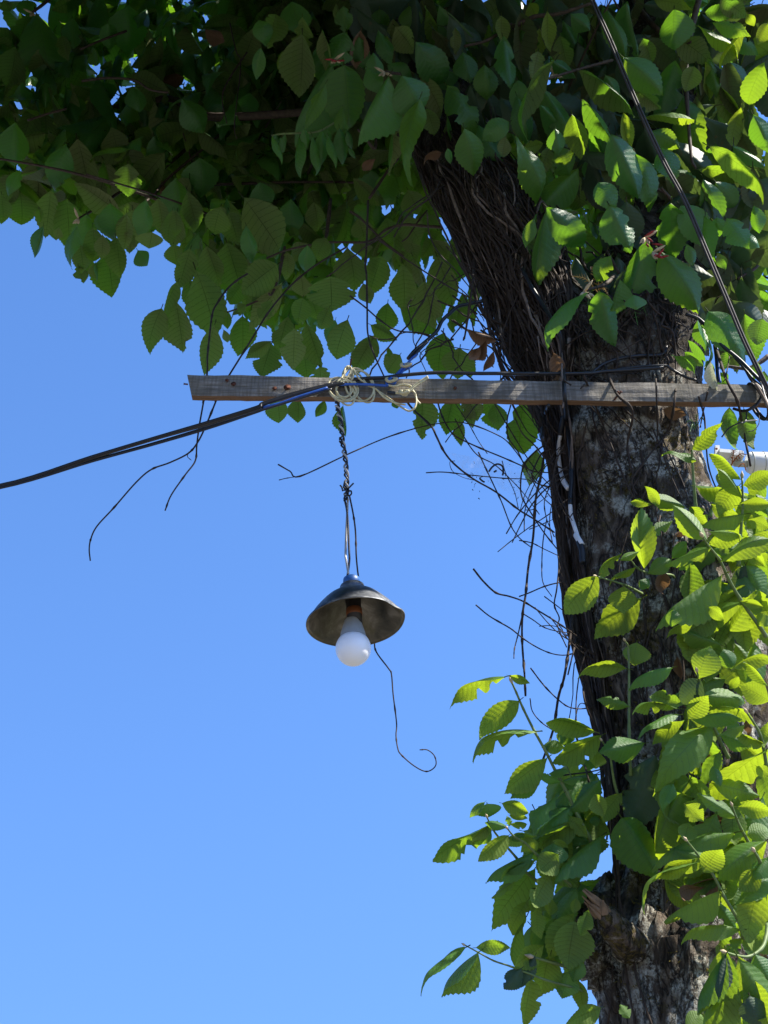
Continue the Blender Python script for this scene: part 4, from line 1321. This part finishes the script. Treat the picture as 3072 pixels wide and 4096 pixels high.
lpart('bulb_collar', [(gl[0][0] + .0004, zt + .0002), (gl[0][0] * .93, zt + 22 * k), (42 * k, zt + 46 * k), (36 * k, zt + 66 * k), (33 * k, zt + 78 * k), (30 * k, zt + 82 * k)], 'collar', 40, bulb)

# ------------------------------------------------------------------ flex that carries the lamp: two twisted strands and a tie
cord_path = [(q[0], q[1]) for q in pts2('T 352,470 358,560 388,690 402,860 430,1040 442,1240 437,1400 447,1560 G 640,120 644,210 645,330')]
c3 = smooth([P(x, y, YP - .012 if i == 0 else YL) for i, (x, y) in enumerate(cord_path)], 14)
cord = tag(empty('lamp_flex', c3[0]), 'twisted black and pale flex running from the wire coil down to the lamp', 'wire')
for s, mat, ph, rr in ((0, 'black', 0, .0021), (1, 'grey_wire', math.pi, .0023), (2, 'black', 1.6, .0014)):
    q = []
    m = len(c3)
    for i, p in enumerate(c3):
        a = i * .62 + ph
        am = .0038
        if i > m * .62: a = m * .62 * .62 + ph + (i - m * .62) * .08
        q.append(Vector(p) + Vector((math.cos(a) * am, math.sin(a) * am, 0)))
    if s == 2: q = q[:int(m * .62)]
    MB().tube(smooth(q, 3), rr, 8).build('strand', M[mat], cord, c3[0])
tie = MB()
for s in ('T 405,1335 395,1300 380,1283', 'T 410,1300 430,1310 460,1310 480,1290 508,1262', 'T 425,1240 415,1300 440,1330 425,1370 440,1400 418,1420 430,1445',
          'T 445,1350 480,1335 488,1360 470,1380 450,1370', 'T 420,1380 450,1390 440,1420 415,1405', 'T 375,850 380,830 400,870 388,885 372,860', 'T 415,1330 455,1320 462,1345 430,1360'):
    tie.tube(smooth([P(x, y, YL - .007 + .004 * (i % 2)) for i, (x, y) in enumerate(pts2(s))], 5), .0017, 7)
tie.build('tie', M['black'], cord, c3[0])

# ------------------------------------------------------------------ cables
def wire(name, s, Y, th, mat, label, cat='cable', n=6, wob=0, parent=None, sides=9, group=None):
    p = pts2(s)
    m = len(p)
    if not hasattr(Y, '__len__'): Y = [Y] * m
    if len(Y) != m: Y = [np.interp(i / (m - 1), np.linspace(0, 1, len(Y)), Y) for i in range(m)]
    p3 = smooth([P(x, y, yy) for (x, y), yy in zip(p, Y)], n)
    kk = (Vector(p3[len(p3) // 2]) - CAM).dot(CF) / F
    o = MB().tube(p3, th * .5 * kk, sides).build(name, M[mat], parent, p3[0])
    if label: tag(o, label, cat, group)
    return o

FAR = -500
wire('power_cable', f'W {FAR},1995 -10,1944 N 600,692 1000,572 1340,472 1659,374 D 940,1222 1200,1138 1480,1070 T 330,318 600,272 800,262 960,240 1300,215 1659,222 F 0,727 500,728 640,716 820,705 1010,690', [2.0, 1.95, 1.87, 1.866, 1.868, 1.866, 1.868, 1.9, 1.9], 15, 'black',
     'thick black cable rising from the left edge, then running along the plank top')
wire('power_cable', f'W {FAR},2003 -10,1950 N 600,698 1000,577 1340,482 1659,382 D 940,1232 1200,1150 1480,1082 T 330,330 420,318', [2.0, 1.95, 1.87, 1.864, 1.864], 14, 'black',
     'second black cable from the left, ending behind the wire coil')
bw = wire('power_cable', 'D 940,1258 1100,1215 1250,1162 1470,1094 T 200,380 330,334 600,326 830,340', [1.87, 1.862, 1.862, 1.866, 1.86], 11, 'blue',
     'blue wire below the black cables that ends at the blue and cream knot')
wire('sheath', f'W {FAR},2012 -10,1952 N 600,716 1000,604 1340,502 1659,397 D 942,1257', [2.0, 1.95, 1.87], 11, 'black', None, parent=bw)  # the blue wire's left stretch, painted black for its backlit silhouette
wire('power_cable', f'W {FAR},2020 -10,1955 N 600,722 1000,612 1340,512 1659,405 D 940,1276 1250,1180 T 60,440 200,400 300,372', [2.0, 1.95, 1.87, 1.862, 1.862, 1.864], 9, 'black',
     'thin black wire lowest of the bundle coming in from the left')

# cream coil hung on the bent nail
def ell(cx, cy, rx, ry, rot, a0, a1, n=14):
    out = []
    for i in range(n):
        a = a0 + (a1 - a0) * i / (n - 1)
        x, y = rx * math.cos(a), ry * math.sin(a)
        out.append((cx + x * math.cos(rot) - y * math.sin(rot), cy + x * math.sin(rot) + y * math.cos(rot)))
    return out
pp = []
T2 = 2 * math.pi
for (cx, cy, rx, ry, rot) in ((455, 215, 36, 62, .1), (462, 225, 44, 70, -.1), (455, 235, 50, 62, .2)):
    pp += ell(cx, cy, rx, ry, rot, -1.6, -1.6 + T2, 12)
for (cx, cy, rx, ry, rot) in ((400, 375, 140, 105, .5), (440, 365, 98, 108, .1), (425, 350, 82, 98, .3), (448, 385, 104, 96, -.2), (375, 360, 112, 92, .6), (430, 400, 80, 130, -.4)):
    pp += ell(cx, cy, rx, ry, rot, -2.0, -2.0 + T2, 14)
for (cx, cy, rx, ry, rot) in ((565, 340, 130, 150, -.55), (585, 335, 95, 178, -.5)):
    pp += ell(cx, cy, rx, ry, rot, -2.2, -2.2 + T2, 14)
pp += [(500, 180), (560, 270), (650, 330), (760, 400), (900, 500), (990, 560), (1040, 578), (1090, 545), (1104, 470), (1080, 400), (1030, 340), (960, 330), (900, 350)]
coil3 = smooth([P(*px('T', x, y), YP - .008 - .009 * (.5 + .5 * math.sin(i * .9))) for i, (x, y) in enumerate(pp)], 4)
coil = MB().tube(coil3, 8.0 * k * 1.14 * .5, 8)
coil = tag(coil.build('wire_coil', M['cream'], None, coil3[0]), 'loose coil of cream wire hung on a nail at the middle of the plank', 'wire coil')
wire('wire_loop', 'T 480,180 560,230 640,330 720,370 800,450 900,500 1000,520', YP - .012, 7.5, 'cream', None, parent=coil)

def knot(name, c, x, y, r, n, mats, Y, label, extra=()):
    ce = P(*px(c, x, y), Y)
    kk = (ce - CAM).dot(CF) / F
    rr = r * CR[c][2] * kk
    root = tag(empty(name, ce), label, 'knot')
    for s, mat in enumerate(mats):
        q = []
        for i in range(n * 14):
            a = 2 * math.pi * i / 14 + s * .5
            t = i / (n * 14)
            tilt = .9 * math.sin(t * 5 + s)
            v = Vector((math.cos(a) * rr * (.75 + .25 * math.sin(3 * t * 6)), math.sin(a) * rr * .7, math.sin(a) * rr * .8))
            v = Quaternion((0, 1, 0), tilt) @ v
            v += Vector(((t - .5) * rr * 1.1, -s * .002, (t - .5) * rr * .7))
            q.append(ce + v)
        MB().tube(smooth(q, 2), .0036 if mat != 'cream' else .0034, 8).build('strand', M[mat], root, ce)
    for (s, th, mat, yy) in extra:
        wire('strand', s, yy, th, mat, None, parent=root)
    return root
knot('wire_knot', 'T', 868, 292, 46, 3, ('blue', 'cream'), 1.862, 'round knot of blue and cream wire on the plank face',
     [('T 830,340 820,310 870,260', 10, 'blue', 1.858), ('T 815,330 900,345 960,330 1030,335 1070,360', 9, 'cream', 1.86)])
knot('wire_knot', 'T', 1005, 152, 40, 3, ('blue', 'cream'), 1.90, 'blue and cream knot in the slanting wire above the plank',
     [('T 880,275 930,215 985,160', 10, 'blue', [1.862, 1.9]), ('T 900,285 950,230 1000,170', 10, 'blue', [1.862, 1.9]), ('T 1010,140 1060,80 1110,40', 10, 'blue', [1.9, 1.92]), ('T 1000,150 1050,95 1100,60', 8, 'cream', [1.9, 1.92])])
knot('wire_knot', 'T', 985, 405, 36, 3, ('cream', 'cream'), 1.86, 'cream wire knot with a frayed end low on the plank face',
     [('T 1010,400 1080,340 1150,290 1212,250', 9, 'cream', [1.857, 1.85]), ('T 1020,410 1090,350 1160,300 1215,262', 8, 'cream', [1.855, 1.852]), ('T 905,408 950,412 980,430', 8, 'cream', 1.858), ('T 828,405 870,408 908,412', 17, 'tape', 1.862),
      ('T 1040,370 1090,410 1105,470 1140,510', 8, 'cream', [1.86, 1.87])])
wire('power_cable', 'E 690,850 740,790 800,740 870,680 930,620 970,540 1030,480 1100,420 1180,400 1300,375', [1.92, 1.96, 2.0], 15, 'black', 'black cable slanting from the upper knot up to the limb', sides=10)
wire('power_cable', 'E 720,850 790,770 850,710', [1.915, 1.93], 12, 'black', 'short frayed stub of black cable beside the upper knot')
# tangle of black cable behind the plank, round the trunk
wire('power_cable', 'F 560,730 640,670 740,636 860,618 1000,610 1040,540 1090,470', [1.93, 1.93, 1.95], 13, 'black', 'black cable bowed over the trunk above the plank')
wire('power_cable', 'F 500,722 650,716 820,690 1010,678 1060,700 1150,750 1220,770', [1.92, 1.92, 1.93], 11, 'black', 'black cable looping low over the trunk just above the plank')
wire('power_cable', 'F 1150,360 1230,390 1300,460 1360,540 1480,640 1570,730 1640,800', [1.90, 1.87], 15, 'black', 'black cable coming down from the crown to the right end of the plank')
wire('power_cable', 'S 470,-20 600,110 760,260 900,420 1000,540 1100,620', [1.92, 1.87], 10, 'black', 'thinner black cable beside the one reaching the right end of the plank')
wire('power_cable', 'S 500,100 520,250 530,400 545,560', 1.93, 13, 'black', 'black cable hanging straight down behind the pale drooping leaf')
wire('power_cable', 'S 530,120 548,300 555,450 575,570', 1.925, 9, 'blue', 'dark blue wire hanging behind the pale drooping leaf')
# coil round the plank's right end
q = []
ce = P(*px('S', 1080, 750), YP)
kk = (ce - CAM).dot(CF) / F
for i in range(2 * 20):
    a = 2 * math.pi * i / 20
    t = i / 40
    q.append(ce + Vector((-.014 * math.sin(a) + (t - .5) * .016, .011 - .022 * math.cos(a), .041 * math.sin(a + .4) - .004)))
o = tag(MB().tube(smooth(q, 2), .0031, 8).build('wire_coil', M['black'], None, ce), 'black cable wound round the right end of the plank', 'wire coil')
wire('wire_end', 'S 740,900 860,930 960,900 1060,810 1110,680', [1.90, 1.868, 1.862], 12, 'black', None, parent=o)
wire('wire_end', 'S 590,1260 680,1150 800,1085 890,1060 905,930', [1.9, 1.88, 1.9], 6, 'black', None, parent=o)
wire('wire_end', 'S 1010,890 1060,980 1060,1090 1000,1170 930,1190', 1.88, 4, 'black', None, parent=o)
wire('wire_end', 'S 880,1060 960,1050 1040,1045', 1.88, 5, 'grey_wire', None, parent=o)

# twin cable that crosses the upper right of the picture
tw_ = tag(empty('twin_cable', P(2380, -20, 1.72)), 'shiny black twin cable slanting down across the upper right leaves', 'cable')
for dx in (-5, 6):
    s = [(x + dx, y) for x, y in pts2('C 420,-260 520,0 640,270 760,560 880,830 1000,1080 1120,1300 F 1290,0 1400,260 1500,500 1590,690 1659,830 1720,960')]
    p3 = smooth([P(x, y, 1.70 + .14 * i / (len(s) - 1)) for i, (x, y) in enumerate(s)], 5)
    MB().tube(p3, 9.5 * .5 * (p3[20] - np.array(CAM)).dot(np.array(CF)) / F, 10).build('wire', M['sheath'], tw_, p3[0])
wire('wire', 'S 1090,560 1130,720 1176,830 1260,960', [1.86, 1.85], 8, 'grey_wire', 'pale thin wire hanging off the right end of the plank', 'wire')
wire('wire', 'S 1020,590 1080,690 1140,800 1190,900 1300,1100', [1.85, 1.84], 13, 'vine_pale', 'brown bare stick leaning past the right end of the plank', 'stick')

# wire and white-sheathed lead on the left face of the trunk
lead = tag(empty('cable_lead', P(2240, 1700, 1.85)), 'dark lead with white-sheathed ends taped down the left face of the trunk', 'cable')
def hug(s, th, mat, off, name):
    p = pts2(s)
    path = []
    for x, y in p:
        hq = BV.ray_cast(CAM, ray(x, y))
        q = CAM + ray(x, y) * (hq[3] - off) if hq[0] is not None else P(x, y, 1.93)
        if 1480 < y < 1660 and q.y > 1.862: q = P(x, y, 1.862)
        path.append(q)
    p3 = smooth(path, 5)
    k_ = (p3[0] - np.array(CAM)).dot(np.array(CF)) / F
    MB().tube(p3, th * .5 * k_, 9).build(name, M[mat], lead, p3[0])
hug('F 140,80 190,180 270,310 350,440 380,520 388,640 395,760 402,900 412,1010 425,1120 440,1240 447,1340', 15, 'black', .042, 'wire')
hug('H 1175,560 1180,640 1172,740 1168,845', 17, 'tape', .048, 'tape')
hug('H 1168,840 1175,930 1200,1010 1225,1085', 17, 'white_wire', .048, 'sheath')
hug('H 1215,1085 1235,1120 1262,1165', 24, 'white_wire', .048, 'plug')
hug('H 1240,1140 1262,1200 1268,1260 1270,1310', 26, 'tape', .048, 'tape')
hug('F 395,990 382,1050 372,1120', 22, 'tape', .048, 'tape')
hug('F 374,1110 363,1180 366,1260 378,1340 392,1390', 16, 'white_wire', .048, 'sheath')
hug('F 385,1375 402,1410 425,1440', 22, 'white_wire', .048, 'plug')
hug('F 300,925 268,1010 262,1100 270,1180', 14, 'black', .03, 'wire')
hug('F 385,600 383,720 395,860 388,940', 7, 'vine_pale', .035, 'strand')

# ------------------------------------------------------------------ loose tendrils that hang free of the trunk
def tendril(s, Y, th, label, mat='vine'):
    p = pts2(s)
    m = len(p)
    Y = [np.interp(i / (m - 1), np.linspace(0, 1, len(Y)), Y) for i in range(m)]
    p3 = smooth([P(x, y, yy) for (x, y), yy in zip(p, Y)], 6)
    kk = (Vector(p3[0]) - CAM).dot(CF) / F
    n = len(p3)
    nod = random.randint(9, 13)
    o = MB().tube(p3, [th * .5 * kk * (1 - .45 * i / n) * (1.5 if i % nod == nod - 2 else 1) for i in range(n)], 7).build('tendril', M[mat], None, p3[0])
    return tag(o, label, 'tendril')
tendril('P 1420,600 1180,740 1000,880 860,1030 760,1160 680,1290 600,1420 450,1660 D 620,1060 545,1200 N 1400,330 1330,500 1280,600 1220,670 1100,730 980,775 880,860 740,1020 630,1140 590,1220 578,1290 585,1365', [2.2, 2.1, 2.0, 1.98, 1.97], 7.5,
        'bare tendril from the canopy behind the plank end, its tip reaching farthest left')
tendril('P 600,820 520,870 430,950 340,1080 310,1150 290,1300 270,1500 266,1650 D 440,1210 N 1320,330 1290,500 1275,620 1265,720 1200,810 1110,940 1070,1040', [2.2, 2.1, 2.0, 1.98, 1.96], 8,
        'bare tendril from the canopy behind the plank end, ending in a short hook')
tendril('N 1225,660 1215,690 1240,715', [1.98, 1.98], 4, 'tiny curled side tendril under the crossing of two long ones')
tendril('T 470,1385 500,1530 520,1659 G 715,0 720,180 742,372 770,470 830,700 875,900 895,1010 1005,1160 1030,1210 1045,1390 1075,1640 1070,1750 1085,1860 1115,1920 1230,2020 1340,2070 1420,2020 1412,1935 1350,1880 1280,1878', [1.885, 1.89, 1.99, 2.0, 1.95, 1.93], 7,
        'thin dark tendril passing behind the lamp and ending in an open curl')
tendril('Q 150,420 P 1590,560 1580,760 E 345,160 350,450 355,640 400,800 490,1000', [2.1, 1.95], 9, 'dark bare tendril hanging from the canopy to the plank right of the coil')
tendril('T 1280,-60 1140,40 1195,210', [2.0, 1.93], 5, 'short thin tendril dropping to the plank right of the upper knot')
tendril('A 1490,150 1530,330 1560,420 1520,800 1535,900', [2.2, 2.2], 6, 'thin tendril hanging free in the dark left canopy')
tendril('A 1600,340 1480,520 1440,640 1470,800', [2.2, 2.2], 7, 'bowed thin tendril in the dark left canopy')

# ------------------------------------------------------------------ slender-leaved creeper hanging in the shade
cr = tag(empty('slender_creeper', P(1100, 540, 2.1)), 'slender creeper with narrow drip-tipped leaves hanging in the dark canopy', 'creeper')
p3 = smooth([P(*px('B', x, y), 2.08) for x, y in ((100, 880), (160, 868), (280, 862), (400, 852), (500, 800), (560, 760))], 5)
MB().tube(p3, .003, 7).build('stem', M['stem'], cr, p3[0])
nar = leaf_mesh('leaf', 'leaf', 20, 2, .08, .3, .1, .25, .01, .0, 77, teeth=False)
for (x0, y0, x1, y1, w) in ((130, 870, 110, 990, 48), (105, 880, 185, 1060, 34), (190, 868, 180, 1005, 40), (310, 830, 335, 975, 60), (280, 890, 262, 1140, 60), (365, 880, 420, 1145, 44), (430, 850, 420, 1080, 100), (470, 880, 535, 1085, 50),
                            (540, 830, 572, 1085, 100), (590, 850, 630, 975, 50), (160, 890, 140, 1010, 40), (600, 960, 650, 1030, 34), (460, 840, 470, 960, 60)):
    a, b = px('B', x0, y0), px('B', x1, y1)
    m_ = leaf_frame(*a, *b, w * .62, 2.06 + random.uniform(-.03, .03), 't')
    link('leaf', nar, cr, m_)

# ------------------------------------------------------------------ ferns
def fern(c, fronds, Y, mat, label, off=.02):
    root = None
    for (x0, y0, x1, y1, wd) in fronds:
        a, b = px(c, x0, y0), px(c, x1, y1)
        A, B = P(*a, Y), P(*b, Y - .03)
        if root is None:
            root = tag(empty('fern', A), label, 'fern')
        d = B - A
        sidev = d.cross(Vector((0, 1, 0))).normalized()
        kk = (A - CAM).dot(CF) / F * CR[c][2]
        mb = MB()
        mid = smooth([A, (A + B) / 2 + Vector((0, -.012, .006)), B], 5)
        mb.tube(mid, .0011, 5)
        n = 9
        for i in range(1, n + 1):
            t = i / (n + 1)
            q = Vector(mid[int(t * (len(mid) - 1))])
            for sg in (-1, 1):
                L = wd * kk * math.sin(math.pi * min(1, t * .85 + .15)) * random.uniform(.8, 1.1)
                e = q + (sidev * sg + d.normalized() * .75) * L
                w_ = d.normalized() * L * .28
                nrm = Vector((0, -L * .12, 0))
                for j in range(3):
                    s0 = q.lerp(e, j / 3)
                    s1 = q.lerp(e, (j + 1.15) / 3)
                    base = len(mb.v)
                    ww = w_ * (1 - j * .25)
                    mb.v += [s0, s0.lerp(s1, .5) + ww + nrm, s1, s0.lerp(s1, .5) - ww * .7 + nrm]
                    mb.f.append((base, base + 1, base + 2, base + 3))
        mb.build('frond', M[mat], root, A, False)
fern('R', [(510, 985, 470, 790, 42), (500, 975, 320, 860, 34), (490, 960, 575, 1000, 26)], 1.93, 'dryfern', 'dry golden fern by the budding twig on the shaded trunk')
fern('R', [(700, 1010, 770, 1195, 42), (760, 1050, 830, 1130, 34), (640, 1070, 690, 1110, 26)], 1.93, 'fern', 'small green fern under the big toothed leaves on the shaded trunk')
fern('S', [(700, 1620, 900, 1480, 50), (720, 1600, 740, 1430, 40), (680, 1640, 600, 1760, 50), (640, 1700, 540, 1790, 46), (800, 1640, 900, 1680, 40), (700, 1640, 800, 1560, 40)], 1.98, 'rustfern', 'rusty dry fern in front of the white plastic fitting')
fern('S', [(250, 1160, 150, 1070, 38), (260, 1140, 270, 990, 40), (230, 1150, 190, 1190, 30), (280, 1120, 360, 1040, 30)], 1.9, 'fern', 'little fern sprouting on the trunk just below the plank')

# ------------------------------------------------------------------ dead leaves caught on the trunk and climber
DEADS = [('E', 1180, 610, 1430, 680, 95, 1.96, 'curled brown dead leaf caught where the climber meets the plank'), ('E', 1340, 690, 1240, 850, 100, 1.94, 'pale tan dead leaf hanging under a brown one left of the trunk'),
         ('E', 1400, 790, 1310, 950, 80, 1.95, 'narrow red-brown dead leaf just above the plank beside the trunk'), ('E', 1290, 760, 1190, 860, 90, 1.95, 'crumpled brown dead leaf tip left of the pale tan leaf'),
         ('F', 330, 600, 390, 780, 100, 1.9, 'crumpled dead leaf lodged behind the wire on the trunk'), ('F', 1010, 950, 1150, 980, 90, 1.96, 'dead leaf tucked under the plank at the fork shade'),
         ('I', 830, 1190, 780, 1370, 130, 1.86, 'rolled tan dead leaf hanging among the upper shoots'), ('K', 1470, 600, 1500, 750, 75, 1.78, 'small red dead leaf hanging from a right-hand shoot'),
         ('K', 1400, 1440, 1030, 1520, 200, 1.86, 'broad brown dead leaf caught under sunlit shoots'), ('M', 1330, 270, 960, 330, 150, 1.85, 'large tan dead leaf on the trunk below the shoots'),
         ('M', 1100, 320, 870, 400, 90, 1.86, 'smaller curled dead leaf under the large tan one'), ('K', 1130, 860, 1080, 1010, 130, 1.88, 'grey-brown dead leaf wedged behind the longest green leaf'),
         ('B', 1200, 990, 1080, 1040, 70, 2.05, 'tan dead leaf at the top of the leaning limb'), ('B', 770, 1030, 680, 1110, 60, 2.1, 'small orange-brown dead leaf in the dark canopy'),
         ('K', 880, 60, 920, 250, 80, 1.9, 'brown dead leaf on the trunk bark below the tan rolled one'), ('I', 1060, 860, 870, 920, 60, 1.85, 'thin grey dead leaf lying across the trunk under shoots')]
for c, x0, y0, x1, y1, w, Y, lab in DEADS:
    me = random.choice(KIND['dead'] + KIND['dead_fold'])
    hq = BV.ray_cast(CAM, ray(*px(c, (x0 + x1) / 2, (y0 + y1) / 2)))
    if hq[0] is not None: Y = min(Y, hq[0].y - .02)
    o = link('dead_leaf', me, None, leaf_frame(*px(c, x0, y0), *px(c, x1, y1), w * CR[c][2], Y, 'u'))
    tag(o, lab, 'dead leaf', 'dead leaves caught on the tree')

# the pale drooping leaf that lies over the plank
link('leaf', leaf_mesh('leaf', 'pale', 24, 3, .06, .55, .1, .1, .05, .004, 55), tree, leaf_frame(*px('S', 445, 300), *px('S', 530, 700), 150 * .3163, 1.852, 'u', -.15))

# ------------------------------------------------------------------ white plastic fitting behind the trunk's right side
YF = 2.12
fit = tag(empty('plastic_fitting', P(2870, 1810, YF)), 'white plastic fitting on a bracket right of the trunk, cut off by the picture edge', 'fitting')
def FP(x, y, dy=0): return P(*px('S', x, y), YF + dy)
kk = (FP(900, 1550) - CAM).dot(CF) / F * CR['S'][2]
c0 = (FP(500, 1380) + FP(560, 1570)) / 2
MB().box(c0, ((FP(555, 1470) - FP(500, 1470)) / 2), (0, .006, 0), ((FP(530, 1390) - FP(530, 1580)) / 2)).build('mounting_plate', M['pvc'], fit, c0, False)
a, b = FP(540, 1475), FP(830, 1500)
zz = Vector((0, 0, 1))
MB().box((a + b) / 2, (b - a) / 2, (0, .016, 0), zz * 26 * kk).build('arm', M['pvc'], fit, a, False)
c2 = FP(770, 1530)
MB().box(c2, Vector((70 * kk, 0, -6 * kk)), (0, .022, 0), zz * 34 * kk).build('bracket_cover', M['pvc'], fit, c2, False)
a, b = FP(750, 1595), FP(945, 1600)
MB().tube([a, a.lerp(b, .3), a.lerp(b, .32), b], [40 * kk, 41 * kk, 44 * kk, 44 * kk], 28).build('pipe_neck', M['pvc_dirty'], fit, a)
a, b = FP(912, 1585), FP(1560, 1600)
body = MB().tube([a, a.lerp(b, .02), a.lerp(b, .07), b], [118 * kk, 128 * kk, 140 * kk, 146 * kk], 44).build('housing', M['pvc'], fit, a)
for tt in (.075, .30):
    r_ = a.lerp(b, tt)
    MB().tube([r_, r_ + (b - a) * .012], [147 * kk, 147.5 * kk], 44).build('seam_ring', M['pvc_dirty'], body, r_)
for (x_, y_) in ((525, 1410), (528, 1555), (720, 1522), (815, 1522)):
    s_ = FP(x_, y_, -.024 if x_ > 600 else -.008)
    MB().tube([s_, s_ + Vector((0, -.002, 0))], .0028, 10).build('screw', M['rust'], fit, s_)
tc = bpy.data.curves.new('lettering', 'FONT')
tc.body = 'GRITY'
tc.size = 62 * kk
tc.extrude = .0003
lt = bpy.data.objects.new('lettering_source', tc)
COL.objects.link(lt)
bpy.context.view_layer.update()
tm = bpy.data.meshes.new_from_object(lt.evaluated_get(bpy.context.evaluated_depsgraph_get()))
bpy.data.objects.remove(lt)
tm.materials.clear()
tm.materials.append(M['ink'])
axis_c = a.lerp(b, .4)
elv = math.radians(52)
out = Vector((0, -math.cos(elv), math.sin(elv)))
# lettering wraps on the upper front of the housing: laid tangent to it
base = a.lerp(b, .27) + out * (146 * kk + .0006)
tx_, tz_ = (b - a).normalized(), Vector((0, math.sin(elv), math.cos(elv)))
mm = Matrix.Identity(4)
for i in range(3):
    mm[i][0], mm[i][1], mm[i][2], mm[i][3] = tx_[i], tz_[i], tx_.cross(tz_)[i], base[i]
link('lettering', tm, body, mm)

# ------------------------------------------------------------------ cobweb slung between the loose strands left of the trunk
wb = MB()
ring = pts2('H 200,420 400,470 620,480 860,560 1010,640 1010,850 880,830 700,760 500,640 330,580')
cw = P(*px('H', 640, 640), 1.99)
for x, y in ring:
    e = P(x, y, 1.985)
    for j in range(1, 6):
        q = cw.lerp(e, j / 5)
        q.y += .012 * noise.noise(Vector((q.x * 20, q.z * 20, 0)))
        wb.v.append(q)
n = len(ring)
wb.v.append(cw)
for i in range(n):
    i2 = (i + 1) % n
    wb.f.append((n * 5, i * 5, i2 * 5))
    for j in range(4):
        wb.f.append((i * 5 + j, i * 5 + j + 1, i2 * 5 + j + 1, i2 * 5 + j))
cob = tag(wb.build('cobweb', M['web'], None, cw), 'faint sheet of cobweb with specks between the loose strands left of trunk', 'cobweb')
sp = MB()
for i in range(46):
    x, y = random.uniform(330, 960), random.uniform(500, 800)
    p = P(*px('H', x, y), 1.983)
    sp.tube([p, p + Vector((random.gauss(0, .003), 0, random.gauss(0, .003)))], random.uniform(.0004, .0011), 4)
for s in ('H 515,575 540,540 580,515 620,530 630,570 625,605', 'H 440,630 460,650 480,660', 'H 555,580 575,568'):
    q = smooth([P(x, y, 1.983) for x, y in pts2(s)], 3)
    sp.tube(q, .0022, 5)
tag(sp.build('debris', M['tape'], cob, cw), None, None, None, 'stuff')
